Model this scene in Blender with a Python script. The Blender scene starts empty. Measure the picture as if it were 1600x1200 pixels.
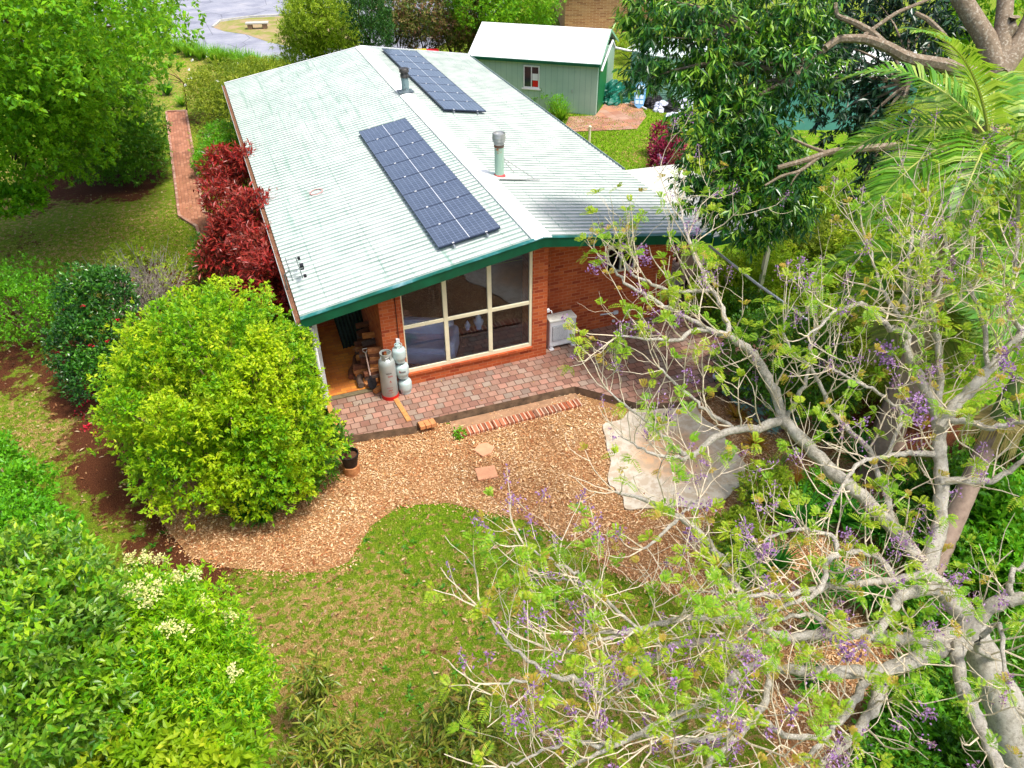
import bpy, math, random
import numpy as np
from math import radians as R, sin, cos, pi
rng = np.random.default_rng(7); random.seed(7)
S = bpy.context.scene; COL = S.collection

# ------------------------------------------------------------------ camera, sky, sun
FPX, YAW, PITCH, ROLL = 1228.84, 0.365, 0.633, -0.006
CAM = np.array([-6.327, -14.564, 11.02])
_F = np.array([sin(YAW)*cos(PITCH), cos(YAW)*cos(PITCH), -sin(PITCH)])
_r = np.array([cos(YAW), -sin(YAW), 0.0]); _u = np.cross(_r, _F)
_rr = cos(ROLL)*_r + sin(ROLL)*_u; _uu = -sin(ROLL)*_r + cos(ROLL)*_u
from mathutils import Matrix, Vector
cd = bpy.data.cameras.new("camera"); cam = bpy.data.objects.new("camera", cd); COL.objects.link(cam)
cam.matrix_world = Matrix([[_rr[0], _uu[0], -_F[0], CAM[0]], [_rr[1], _uu[1], -_F[1], CAM[1]], [_rr[2], _uu[2], -_F[2], CAM[2]], [0, 0, 0, 1]])
cd.sensor_width = 36; cd.lens = 36*FPX/1600; cd.clip_end = 2000; cd.clip_start = 0.1
S.camera = cam
SUN_EL, SUN_AZ = R(68), R(140)      # azimuth measured from +Y towards +X
w = bpy.data.worlds.new("World"); S.world = w; w.use_nodes = True
nt = w.node_tree; bg = nt.nodes["Background"]
sky = nt.nodes.new("ShaderNodeTexSky"); sky.sky_type = 'NISHITA'; sky.sun_disc = False
sky.sun_elevation = SUN_EL; sky.sun_rotation = SUN_AZ; sky.dust_density = 4.0; sky.air_density = 0.8; sky.ozone_density = 0.6
nt.links.new(sky.outputs[0], bg.inputs[0]); bg.inputs[1].default_value = 0.14
sl = bpy.data.lights.new("sun", 'SUN'); sl.energy = 2.3; sl.angle = R(9); sl.color = (1, .96, .9)
sun = bpy.data.objects.new("sun", sl); COL.objects.link(sun)
sd = Vector((sin(SUN_AZ)*cos(SUN_EL), cos(SUN_AZ)*cos(SUN_EL), sin(SUN_EL)))
sun.rotation_euler = sd.to_track_quat('Z', 'Y').to_euler(); sun.location = (0, 0, 40)
S.view_settings.view_transform = 'Standard'; S.view_settings.look = 'None'
S.view_settings.exposure = 0.92; S.view_settings.gamma = 1

# pixel (of the 1600x1200 photo) -> world
def ray(px, py): return _F + _rr*(px-800)/FPX - _uu*(py-600)/FPX
def g(px, py, z=-.22):
    d = ray(px, py); return CAM + d*(z-CAM[2])/d[2]
def at(px, py, t): return CAM + ray(px, py)*t
def yy(px, py, y):
    d = ray(px, py); return CAM + d*(y-CAM[1])/d[1]
GZ = -.22

# ------------------------------------------------------------------ materials
def lin(c, k=1.0):
    o = []
    for v in c[:3]:
        v = v/255.0
        o.append((v/12.92 if v <= .04045 else ((v+.055)/1.055)**2.4)*k)
    return (o[0], o[1], o[2], 1)
class NT:
    def __init__(s, name):
        s.m = bpy.data.materials.new(name); s.m.use_nodes = True; s.t = s.m.node_tree
        s.b = s.t.nodes["Principled BSDF"]; s.out = s.t.nodes["Material Output"]
    def n(s, typ, **kw):
        nd = s.t.nodes.new("ShaderNode"+typ)
        for k, v in kw.items():
            if k in nd.inputs: s.set(nd.inputs[k], v)
            else: setattr(nd, k, v)
        return nd
    def set(s, inp, v):
        if hasattr(v, 'is_output') and v.is_output: s.t.links.new(v, inp)
        elif isinstance(v, bpy.types.Node): s.t.links.new(v.outputs[0], inp)
        else: inp.default_value = v
    def noise(s, vec, scale, detail=3, rough=.55):
        nd = s.n("TexNoise"); nd.inputs['Scale'].default_value = scale; nd.inputs['Detail'].default_value = detail; nd.inputs['Roughness'].default_value = rough
        s.set(nd.inputs['Vector'], vec); return nd.outputs['Fac']
    def ramp(s, fac, stops):
        nd = s.n("ValToRGB"); s.set(nd.inputs[0], fac); e = nd.color_ramp.elements
        while len(e) < len(stops): e.new(.5)
        for el, (p, c) in zip(e, stops): el.position = p; el.color = c if len(c) == 4 else (*c, 1)
        return nd.outputs[0]
    def mix(s, f, a, b, mode='MIX'):
        nd = s.n("MixRGB"); nd.blend_type = mode
        s.set(nd.inputs[0], f); s.set(nd.inputs[1], a); s.set(nd.inputs[2], b); return nd.outputs[0]
    def math(s, op, a, b=0.0):
        nd = s.n("Math"); nd.operation = op; s.set(nd.inputs[0], a); s.set(nd.inputs[1], b); return nd.outputs[0]
    def pos(s): return s.n("NewGeometry").outputs['Position']
    def objc(s): return s.n("TexCoord").outputs['Object']
    def bump(s, h, d=.01, st=.5):
        nd = s.n("Bump"); nd.inputs['Distance'].default_value = d; nd.inputs['Strength'].default_value = st
        s.set(nd.inputs['Height'], h); s.set(s.b.inputs['Normal'], nd.outputs[0])
    def fin(s, col, rough=.7, spec=.3, metal=0):
        s.set(s.b.inputs['Base Color'], col); s.set(s.b.inputs['Roughness'], rough)
        s.b.inputs['Specular IOR Level'].default_value = spec; s.b.inputs['Metallic'].default_value = metal
        return s.m
_mc = {}
def paint(name, rgb, rough=.6, var=.12, scale=3.0, metal=0, spec=.3, k=1.0):
    """painted or plain surface with uneven tone and grime"""
    if name in _mc: return _mc[name]
    t = NT(name); o = t.pos(); c = lin(rgb, k)
    f = t.noise(o, scale, 5, .65)
    lo = tuple(v*(1-var*2) for v in c[:3])+(1,); hi = tuple(min(1, v*(1+var)) for v in c[:3])+(1,)
    col = t.ramp(f, [(.3, lo), (.6, c), (.8, hi)])
    t.bump(t.noise(o, scale*14, 3), .003, .25)
    _mc[name] = t.fin(col, rough, spec, metal); return _mc[name]
def leafmat(name, cols, rough=.45, transl=.35, clump=None, spec=.35):
    """cols: list of sRGB leaf colours, spread leaf by leaf; clump: second list, in patches where another flush grows"""
    t = NT(name); gi = t.n("NewGeometry").outputs['Random Per Island']
    def rp(cs):
        st = [((i+.5)/len(cs), lin(c)) for i, c in enumerate(cs)]
        return t.ramp(gi, st)
    col = rp(cols)
    if clump:
        f = t.noise(t.pos(), 1.1, 2); f = t.ramp(f, [(.42, (0, 0, 0)), (.58, (1, 1, 1))])
        col = t.mix(f, col, rp(clump))
    m = t.fin(col, rough, spec)
    tr = t.n("BsdfTranslucent"); t.set(tr.inputs[0], t.mix(.6, col, lin((190, 215, 60)), 'MIX') if transl > .3 else col)
    mx = t.n("MixShader"); mx.inputs[0].default_value = transl
    t.t.links.new(t.b.outputs[0], mx.inputs[1]); t.t.links.new(tr.outputs[0], mx.inputs[2]); t.t.links.new(mx.outputs[0], t.out.inputs[0])
    return m
def barkmat(name, a, b, scale=9, spots=None):
    t = NT(name); p = t.pos(); f = t.noise(p, scale, 5, .7)
    col = t.ramp(f, [(.3, lin(a)), (.7, lin(b))])
    if spots:
        s2 = t.ramp(t.noise(p, scale*2.3, 3), [(.55, (0, 0, 0)), (.62, (1, 1, 1))]); col = t.mix(s2, col, lin(spots))
    t.bump(t.noise(p, scale*3, 4), .02, .6); return t.fin(col, .85, .15)
def uvcomb(t, kind):
    """brick space: 'wall' = (x+y, z), 'floor' = (x, y)"""
    s = t.n("SeparateXYZ"); t.set(s.inputs[0], t.pos()); c = t.n("CombineXYZ")
    if kind == 'wall':
        t.set(c.inputs[0], t.math('ADD', s.outputs[0], s.outputs[1])); t.set(c.inputs[1], s.outputs[2])
    elif kind == 'floor': t.set(c.inputs[0], s.outputs[0]); t.set(c.inputs[1], s.outputs[1])
    else: t.set(c.inputs[0], s.outputs[1]); t.set(c.inputs[1], s.outputs[0])
    return c.outputs[0]
def brickmat(name, cols, mortar, bw, bh, msz=.01, kind='wall', offset=.5, dirt=None, rough=.85, wob=0.0):
    t = NT(name); v = uvcomb(t, kind)
    if wob:
        nn = t.n("TexNoise"); nn.inputs['Scale'].default_value = 2.5; t.set(nn.inputs['Vector'], v)
        sc = t.n("VectorMath"); sc.operation = 'SCALE'; t.set(sc.inputs[0], nn.outputs['Color']); sc.inputs['Scale'].default_value = wob
        ad = t.n("VectorMath"); ad.operation = 'ADD'; t.set(ad.inputs[0], v); t.set(ad.inputs[1], sc.outputs[0]); v = ad.outputs[0]
    br = t.n("TexBrick"); t.set(br.inputs['Vector'], v)
    br.inputs['Color1'].default_value = (0, 0, 0, 1); br.inputs['Color2'].default_value = (1, 1, 1, 1); br.inputs['Mortar'].default_value = (.5, .5, .5, 1)
    br.inputs['Scale'].default_value = 1; br.inputs['Brick Width'].default_value = bw; br.inputs['Row Height'].default_value = bh
    br.inputs['Mortar Size'].default_value = msz; br.inputs['Mortar Smooth'].default_value = .2; br.offset = offset
    col = t.ramp(br.outputs['Color'], [((i+.5)/len(cols), lin(c)) for i, c in enumerate(cols)])
    f = t.noise(t.pos(), 30, 3); col = t.mix(.35, col, t.mix(f, (0.25, .2, .2, 1), (1, 1, 1, 1)), 'MULTIPLY')
    col = t.mix(br.outputs['Fac'], col, lin(mortar))
    if dirt:
        f2 = t.ramp(t.noise(t.pos(), 1.3, 5, .7), [(.45, (0, 0, 0)), (.75, (.75, .75, .75))]); col = t.mix(f2, col, lin(dirt))
    inv = t.math('SUBTRACT', 1.0, br.outputs['Fac'])
    t.bump(inv, .006, .6); return t.fin(col, rough, .2)

# ------------------------------------------------------------------ object plumbing
def tag(o, label=None, cat=None, group=None, kind=None):
    if label: o['label'] = label
    if cat: o['category'] = cat
    if group: o['group'] = group
    if kind: o['kind'] = kind
    return o
def thing(name, label, cat, loc=(0, 0, 0), rotz=0, group=None):
    o = bpy.data.objects.new(name, None); COL.objects.link(o); o.location = [float(v) for v in loc]; o.rotation_euler = (0, 0, rotz)
    return tag(o, label, cat, group)
def rootloc(o):
    while o.parent: o = o.parent
    return np.array(o.location)
def mesh_np(name, V, loops, starts, totals, mats):
    me = bpy.data.meshes.new(name)
    me.vertices.add(len(V)); me.vertices.foreach_set('co', np.asarray(V, np.float32).ravel())
    me.loops.add(len(loops)); me.loops.foreach_set('vertex_index', np.asarray(loops, np.int32))
    me.polygons.add(len(starts)); me.polygons.foreach_set('loop_start', np.asarray(starts, np.int32)); me.polygons.foreach_set('loop_total', np.asarray(totals, np.int32))
    for m in (mats if isinstance(mats, (list, tuple)) else [mats]): me.materials.append(m)
    me.polygons.foreach_set('use_smooth', np.zeros(len(starts), bool))
    me.update(calc_edges=True); return me
class MB:
    def __init__(s): s.v = []; s.f = []; s.mi = []; s.n = 0; s.cur = 0
    def add(s, V, F):
        V = np.asarray(V, float).reshape(-1, 3); s.v.append(V)
        for f in F: s.f.append([i+s.n for i in f]); s.mi.append(s.cur)
        s.n += len(V); return s
    def box(s, a, b):
        x0, y0, z0 = a; x1, y1, z1 = b
        return s.add([(x0, y0, z0), (x1, y0, z0), (x1, y1, z0), (x0, y1, z0), (x0, y0, z1), (x1, y0, z1), (x1, y1, z1), (x0, y1, z1)],
                     [(0, 3, 2, 1), (4, 5, 6, 7), (0, 1, 5, 4), (1, 2, 6, 5), (2, 3, 7, 6), (3, 0, 4, 7)])
    def obox(s, c, size, rz=0, ry=0, rx=0):
        h = np.array(size)/2; V = np.array([(sx, sy, sz) for sz in (-1, 1) for sx, sy in ((-1, -1), (1, -1), (1, 1), (-1, 1))])*h
        M = np.array(Matrix.Rotation(rz, 3, 'Z') @ Matrix.Rotation(ry, 3, 'Y') @ Matrix.Rotation(rx, 3, 'X'))
        return s.add(V @ M.T + np.array(c), [(0, 3, 2, 1), (4, 5, 6, 7), (0, 1, 5, 4), (1, 2, 6, 5), (2, 3, 7, 6), (3, 0, 4, 7)])
    def prism(s, poly, axis, a, b):
        """poly: 2-D outline (CCW seen from +axis); extruded along axis from a to b"""
        n = len(poly); V = []
        for d in (a, b):
            for p in poly:
                V.append({'z': (p[0], p[1], d), 'y': (p[0], d, p[1]), 'x': (d, p[0], p[1])}[axis])
        return s.add(V, [tuple(range(n))[::-1], tuple(range(n, 2*n))]+[(i, (i+1) % n, n+(i+1) % n, n+i) for i in range(n)])
    def lathe(s, prof, c=(0, 0, 0), seg=24, cap=True):
        V = []; c = np.array(c, float)
        for r, z in prof:
            for i in range(seg):
                a = 2*pi*i/seg; V.append((c[0]+r*cos(a), c[1]+r*sin(a), c[2]+z))
        F = []
        for j in range(len(prof)-1):
            for i in range(seg): F.append((j*seg+i, j*seg+(i+1) % seg, (j+1)*seg+(i+1) % seg, (j+1)*seg+i))
        if cap: F.append(tuple(range(seg))[::-1]); k = (len(prof)-1)*seg; F.append(tuple(range(k, k+seg)))
        return s.add(V, F)
    def tube(s, P, rad, sides=6, cap=True):
        P = np.asarray(P, float); n = len(P); rad = np.broadcast_to(rad, n)
        T = np.gradient(P, axis=0); T /= np.linalg.norm(T, axis=1)[:, None]+1e-9
        ref = np.array([0, 0, 1.0]) if abs(T[0, 2]) < .9 else np.array([1.0, 0, 0])
        A = np.cross(T, ref); A /= np.linalg.norm(A, axis=1)[:, None]+1e-9; B = np.cross(T, A)
        an = 2*pi*np.arange(sides)/sides
        V = P[:, None, :]+rad[:, None, None]*(A[:, None, :]*np.cos(an)[None, :, None]+B[:, None, :]*np.sin(an)[None, :, None])
        F = []
        for j in range(n-1):
            for i in range(sides): F.append((j*sides+i, (j+1)*sides+i, (j+1)*sides+(i+1) % sides, j*sides+(i+1) % sides))
        if cap: F.append(tuple(range(sides))); F.append(tuple(range((n-1)*sides, n*sides))[::-1])
        return s.add(V.reshape(-1, 3), F)
    def sheet(s, poly, z):
        """flat polygon (fan from its own outline) at height z"""
        return s.add([(p[0], p[1], z) for p in poly], [tuple(range(len(poly)))])
    def build(s, name, mat, parent=None, smooth=False, bevel=0, world=True, loc=None):
        V = np.concatenate(s.v) if s.v else np.zeros((0, 3))
        if parent is not None and world: V = V - rootloc(parent)
        if loc is not None: V = V - np.array(loc)
        loops = [i for f in s.f for i in f]; tot = [len(f) for f in s.f]; st = np.concatenate([[0], np.cumsum(tot)[:-1]])
        me = mesh_np(name, V, loops, st, tot, mat)
        if any(s.mi): me.polygons.foreach_set('material_index', np.array(s.mi, np.int32))
        if smooth: me.polygons.foreach_set('use_smooth', np.ones(len(tot), bool))
        o = bpy.data.objects.new(name, me); COL.objects.link(o)
        if parent is not None: o.parent = parent
        if loc is not None: o.location = [float(v) for v in loc]
        if bevel:
            b = o.modifiers.new('bevel', 'BEVEL'); b.width = bevel; b.segments = 2; b.limit_method = 'ANGLE'; b.angle_limit = R(40)
        if smooth and hasattr(me, 'set_sharp_from_angle'): me.set_sharp_from_angle(angle=R(50))
        return o
def nrm(a): return a/(np.linalg.norm(a, axis=-1, keepdims=True)+1e-9)
def rnd_dir(n): return nrm(rng.normal(size=(n, 3)))
def leaf_obj(name, P, D, L, W, mat, parent=None, fold=.18, up=None, loc=None, bend=0.0):
    """every leaf a folded pointed blade: base, two shoulders, tip"""
    n = len(P); L = np.broadcast_to(L, n)[:, None]; W = np.broadcast_to(W, n)[:, None]
    D = nrm(D); ref = rnd_dir(n)*.5+np.array([0, 0, 1.0]) if up is None else up
    Sd = nrm(np.cross(D, ref)); N = np.cross(Sd, D)
    mid = P+D*L*.45
    V = np.stack([P, mid+Sd*W/2+N*W*fold, P+D*L-N*L*bend, mid-Sd*W/2+N*W*fold], 1).reshape(-1, 3)
    off = np.array(loc) if loc is not None else (rootloc(parent) if parent is not None else 0)
    V = V-off
    b = np.arange(n)*4; loops = np.stack([b, b+1, b+2, b, b+2, b+3], 1).ravel()
    me = mesh_np(name, V, loops, np.arange(2*n)*3, np.full(2*n, 3), mat)
    o = bpy.data.objects.new(name, me); COL.objects.link(o)
    if parent is not None: o.parent = parent
    if loc is not None: o.location = [float(v) for v in loc]
    return o
def bump3(P, s, seed):
    q = P*s; r = np.random.default_rng(seed); o = 0
    for k in range(5):
        d = r.normal(size=3); d /= np.linalg.norm(d); o = o+np.sin(q@d*(1+.7*k)*2+r.uniform(0, 6.3))/(1+.5*k)
    return o/2.2
def crown(name, blobs, n, L, W, mat, parent, per=7, out=.7, droop=0.0, spread=.9, shell=(.55, 1.06), bumpy=.14, bs=1.6, under=-.75, seed=1, gap=0.0, jit=.25):
    """twigs spread through the volume of several ellipsoids, each twig carrying a spray of leaves"""
    blobs = np.array(blobs, float); area = (blobs[:, 3]*blobs[:, 4]+blobs[:, 4]*blobs[:, 5]+blobs[:, 3]*blobs[:, 5]); nt_ = max(1, int(n/per))
    idx = rng.choice(len(blobs), nt_, p=area/area.sum()); d = rnd_dir(nt_); d[:, 2] = np.where(d[:, 2] < under, -d[:, 2], d[:, 2])
    rr = shell[0]+(shell[1]-shell[0])*rng.random(nt_)**.55
    dirs = nrm(d*1.0); cen = blobs[idx, :3]; rad = blobs[idx, 3:6]
    bm = 1+bumpy*bump3(cen+d*rad, bs, seed)
    tw = cen+d*rad*(rr*bm)[:, None]
    if gap: keep = bump3(tw, bs*.9, seed+5) > -.75+gap; tw, dirs = tw[keep], dirs[keep]
    k = np.repeat(np.arange(len(tw)), per); m = len(k)
    td = nrm(dirs+rnd_dir(len(tw))*.5+np.array([0, 0, .25]))[k]
    D = nrm(td*out+rnd_dir(m)*spread+np.array([0, 0, -droop]))
    P = tw[k]+td*(rng.random(m)[:, None]*L*1.3-L*.6)+rnd_dir(m)*L*jit
    P[:, 2] = np.maximum(P[:, 2], GZ+.03)
    s = .7+.6*rng.random(m)
    return leaf_obj(name, P, D, L*s, W*s, mat, parent)
def limbs(mb, base, tips, r0, r1=.012, bend=.25, sides=6, n=6):
    base = np.array(base, float)
    for t in tips:
        t = np.array(t, float); u = np.linspace(0, 1, n)[:, None]
        side = rnd_dir(1)[0]*np.linalg.norm(t-base)*bend*.5; mid = np.sin(u*pi)*side; up = np.array([0, 0, 1])*np.sin(u*pi)*np.linalg.norm(t-base)*bend*.5
        mb.tube(base+(t-base)*u+mid*.5+up*.6, r0*(1-u[:, 0])+r1*u[:, 0], sides)
def shrub(name, label, cat, blobs, n, L, W, mat, bark, group=None, stems=6, r0=.03, **kw):
    b = np.array(blobs, float); c = b[:, :3].mean(0); loc = (c[0], c[1], GZ)
    t = thing(name, label, cat, loc, 0, group)
    m = MB(); tips = []
    for i in range(stems):
        q = b[i % len(b)]; d = rnd_dir(1)[0]; d[2] = abs(d[2]); tips.append(q[:3]+d*q[3:6]*.7)
    limbs(m, (c[0], c[1], GZ), tips, r0); m.build('stem', bark, t, smooth=True)
    crown('foliage', blobs, n, L, W, mat, t, **kw)
    return t
def B(px, py, z, r, rz=None, ry=None):
    p = g(px, py, z); return (p[0], p[1], p[2], r, ry or r, rz or r)
def straps(name, c, n, L, W, mat, parent=None, lean=.9, seg=4, droop=.5, loc=None, up0=1.0):
    """clump of arching strap leaves"""
    c = np.array(c, float); a = rng.random(n)*2*pi; le = lean*(.25+.75*rng.random(n)); l = L*(.6+.5*rng.random(n))
    D0 = nrm(np.stack([np.cos(a)*le, np.sin(a)*le, np.full(n, up0)], 1)); Sd = np.stack([-np.sin(a), np.cos(a), 0*a], 1)
    V = []; P = np.broadcast_to(c, (n, 3))+np.stack([np.cos(a), np.sin(a), 0*a], 1)*.05*rng.random(n)[:, None]; D = D0.copy()
    for j in range(seg+1):
        wj = W*(1-(j/seg)**2*.92)*(.8+.4*(j == 1)); V += [P+Sd*wj/2, P-Sd*wj/2]
        P = P+D*(l/seg)[:, None]; D = nrm(D+np.array([0, 0, -droop*(j+1)/seg]))
    V = np.stack(V, 1); k = V.shape[1]; b = (np.arange(n)*k)[:, None]
    q = np.concatenate([np.stack([b[:, 0]+2*j, b[:, 0]+2*j+1, b[:, 0]+2*j+3, b[:, 0]+2*j+2], 1) for j in range(seg)], 0)
    V = V.reshape(-1, 3)-(np.array(loc) if loc is not None else (rootloc(parent) if parent is not None else 0))
    me = mesh_np(name, V, q.ravel(), np.arange(len(q))*4, np.full(len(q), 4), mat)
    o = bpy.data.objects.new(name, me); COL.objects.link(o)
    if parent is not None: o.parent = parent
    if loc is not None: o.location = [float(v) for v in loc]
    return o

# ------------------------------------------------------------------ ground
def inpoly(X, Y, poly):
    r = np.zeros(X.shape, bool); n = len(poly)
    for i in range(n):
        x0, y0 = poly[i]; x1, y1 = poly[(i+1) % n]
        c = ((y0 > Y) != (y1 > Y)) & (X < (x1-x0)*(Y-y0)/((y1-y0) or 1e-9)+x0); r ^= c
    return r
def pxpoly(pts, z=GZ): return [tuple(g(a, b, z)[:2]) for a, b in pts]
def wob(X, Y, s=1.0, seed=3):
    r = np.random.default_rng(seed); o = 0
    for k in range(7):
        a = r.uniform(0, 2*pi); f = s*(.6+1.1*k); o = o+np.sin((X*cos(a)+Y*sin(a))*f+r.uniform(0, 6))/(1+.45*k)
    return o/2.6
MULCH = pxpoly([(225, 770), (262, 830), (300, 872), (360, 888), (430, 893), (500, 895), (545, 878), (580, 822), (625, 790), (700, 786), (760, 800), (830, 815), (900, 850), (960, 895), (1040, 925), (1120, 955), (1150, 1000), (1190, 1060), (1200, 1150), (1230, 1200), (1420, 1300), (1650, 1230), (1640, 1000), (1500, 880), (1420, 720), (1250, 640), (1100, 605), (905, 610), (722, 664), (648, 660), (535, 676), (515, 720), (430, 740), (300, 745)])
PATH = [(-8.03, 25.2), (-7.18, 25.0), (-7.15, 12.9), (-6.55, 12.0), (-6.5, 10.2), (-7.35, 10.2), (-7.45, 11.8), (-7.95, 12.9)]
SOILB = [(40, 570, 1.7, .9), (20, 470, 1.6, .9), (130, 620, .9, .9), (175, 730, .95, .95), (215, 780, .9, 1.0), (250, 830, .9, 1.0), (290, 880, .75, 1.0), (330, 900, .5, .9), (150, 680, .8, .9), (100, 780, .9, .55), (110, 285, 2.2, 1), (190, 280, 2.2, .9), (200, 300, 1.2, .8), (250, 320, .9, .45),
         (200, 430, 1.2, .8), (300, 470, 2.0, .9), (420, 560, 1.6, .9), (340, 930, .5, .6), (260, 870, .6, .7), (370, 400, 1.5, .9), (310, 190, 1.8, .6), (330, 130, 2.0, .5), (40, 320, 1.6, .7), (20, 380, 1.5, .5), (450, 470, .8, .8), (120, 720, .8, .55),
         (600, 950, .25, .5), (575, 930, .2, .5), (690, 1015, .25, .5), (520, 870, .25, .4), (860, 1100, 1.0, .3), (430, 980, .6, .25), (1450, 760, 3.5, .9), (1300, 900, 1.2, .5), (1200, 640, 1.0, .8), (1000, 205, .8, .3)]
DRYB = [(100, 660, 1.2, .7), (60, 640, 1.0, .5), (450, 960, 1.2, .7), (560, 1010, 1.6, .7), (700, 990, 1.3, .6), (430, 1080, 1.0, .8), (500, 1150, 1.0, .5), (860, 940, 1.4, .35), (900, 1080, 1.5, .6), (330, 960, .8, .6), (100, 400, 1.8, .45), (200, 345, 2.0, .4),
        (270, 130, 4, .6), (290, 100, 3, .55), (30, 300, 3, .7), (1000, 245, .8, .5), (1040, 230, 1.2, .5), (750, 900, 1.4, .3), (1010, 1140, 1.6, .7), (1100, 1120, 1.2, .6), (170, 480, 1.2, .5), (380, 60, 3.5, .6)]
LUSHB = [(690, 830, 1.3, .5), (640, 800, .6, .5), (760, 850, 1.3, .45), (800, 1000, 1.2, .5), (950, 220, 3.5, 1), (970, 190, 2, 1), (930, 260, 3, 1), (160, 410, 2.2, .4), (250, 350, 1.5, .35), (60, 720, .9, .35), (1250, 350, 12, .9), (380, 40, 1.6, .9), (820, 890, 1, .5), (500, 900, .5, .5)]
def field(X, Y, bl):
    o = np.zeros(X.shape)
    for px, py, r, a in bl:
        c = g(px, py); d2 = ((X-c[0])**2+(Y-c[1])**2)/(r*r); o = np.maximum(o, a*np.clip(1.6-d2**.5*1.05, 0, 1))
    return o
def axis(segs):
    o = []
    for a, b, st in segs: o += list(np.arange(a, b, st))
    return np.array(o)
gx = axis([(-900, -100, 100), (-100, -30, 10), (-30, -15, 1), (-15, 8, .16), (8, 20, .4), (20, 40, 2), (40, 100, 15), (100, 1001, 100)])
gy = axis([(-900, -100, 100), (-100, -20, 10), (-20, -12, 1), (-12, 12, .16), (12, 32, .35), (32, 60, 1.5), (60, 120, 10), (120, 1501, 100)])
X, Y = np.meshgrid(gx, gy); so = np.clip(field(X, Y, SOILB)*(.8+.45*wob(X, Y, 2.2, 4))-.0, 0, 1); dr = np.clip(field(X, Y, DRYB)*(1+.4*wob(X, Y, 2.6, 9)), 0, 1); lu = np.clip(field(X, Y, LUSHB), 0, 1)
Zg = GZ+.02*wob(X, Y, .8, 2)*(np.hypot(X, Y) < 60)
for ins in (inpoly(X, Y, MULCH),): Zg = np.where(ins, GZ-.005, Zg)
box = (X > -9) & (X < 12) & (Y > -3) & (Y < 27); Zg = np.where(box, GZ-.012, Zg)
Zg = np.where((Y > 27), GZ-.012, Zg)
nx, ny = len(gx), len(gy); ii = (np.arange(ny-1)[:, None]*nx+np.arange(nx-1)[None]).ravel()
q = np.stack([ii, ii+1, ii+nx+1, ii+nx], 1)
def groundmat(name, blade=False):
    t = NT(name); p0 = t.pos(); at_ = t.n("Attribute"); at_.attribute_name = 'wear'; sp = t.n("SeparateColor"); t.set(sp.inputs[0], at_.outputs['Color'])
    fl = t.n("VectorMath"); fl.operation = 'MULTIPLY'; t.set(fl.inputs[0], p0); fl.inputs[1].default_value = (1, 1, 0); p = fl.outputs[0]
    fn = t.n("NewGeometry").outputs['Random Per Island'] if blade else t.ramp(t.noise(p, 60, 4, .8), [(.3, (0, 0, 0)), (.7, (1, 1, 1))])
    r3 = lambda a, b, c: t.ramp(fn, [(.12, lin(a)), (.5, lin(b)), (.88, lin(c))])
    def soft(v, sc, lo=.35, hi=.65, amp=1.1, det=7): return t.ramp(t.math('ADD', v, t.math('MULTIPLY', t.math('SUBTRACT', t.noise(p, sc, det, .78), .5), amp)), [(lo, (0, 0, 0)), (hi, (1, 1, 1))])
    grass = r3((74, 104, 14), (118, 144, 26), (160, 174, 60)); lush = r3((70, 112, 6), (112, 154, 14), (152, 186, 44)); deep = r3((48, 90, 12), (76, 122, 20), (110, 152, 44))
    dry = r3((122, 92, 48), (178, 146, 88), (216, 192, 136)); soil = r3((52, 27, 15), (92, 50, 30), (146, 96, 62))
    col = t.mix(soft(sp.outputs[2], 3.2, .4, .6), grass, lush)
    col = t.mix(t.ramp(t.noise(p, 5.2, 8, .8), [(.53, (0, 0, 0)), (.6, (.9,)*3)]), col, deep)
    col = t.mix(soft(t.math('ADD', t.math('MULTIPLY', sp.outputs[1], .16), .385), 6.5, .48, .54, 1.7, 9), col, dry)
    col = t.mix(t.ramp(t.noise(p, 3.4, 9, .85), [(.59, (0, 0, 0)), (.62, (.9,)*3)]), col, soil)
    col = t.mix(soft(t.math('MULTIPLY', sp.outputs[0], .9), 4.5, .40, .56, 1.7, 9), col, soil)
    if not blade: t.bump(t.noise(p, 40, 5, .8), .06, 1)
    return t.fin(col, .9, .12)
m_ground = groundmat("lawn_ground"); m_blade = groundmat("grass_blade", True)
def weartag(me, X, Y, rep_=1):
    so = np.clip(field(X, Y, SOILB)*(.85+.35*wob(X, Y, 2.2, 4)), 0, 1); dr = np.clip(field(X, Y, DRYB)*(1+.4*wob(X, Y, 2.6, 9)), 0, 1); lu = np.clip(field(X, Y, LUSHB), 0, 1)
    C_ = np.repeat(np.stack([so, dr, lu, np.ones_like(so)], -1).reshape(-1, 4), rep_, 0); ca = me.color_attributes.new('wear', 'FLOAT_COLOR', 'POINT'); ca.data.foreach_set('color', C_.astype(np.float32).ravel())
me = mesh_np("ground", np.stack([X, Y, Zg], -1).reshape(-1, 3), q.ravel(), np.arange(len(q))*4, np.full(len(q), 4), m_ground)
weartag(me, X, Y)
go = bpy.data.objects.new("ground", me); COL.objects.link(go); tag(go, kind='structure')
def flat(name, poly, z, mat, kind='structure', label=None, cat=None):
    from mathutils.geometry import tessellate_polygon
    tri = tessellate_polygon([[Vector((a, b, 0)) for a, b in poly]])
    m = MB(); V = [(a, b, z) for a, b in poly]
    F = []
    for f in tri:
        a, b, c = [np.array(V[i][:2]) for i in f]; F.append(tuple(f) if np.cross(b-a, c-a) > 0 else tuple(f[::-1]))
    m.add(V, F); o = m.build(name, mat); return tag(o, label, cat, kind=kind)
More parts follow.
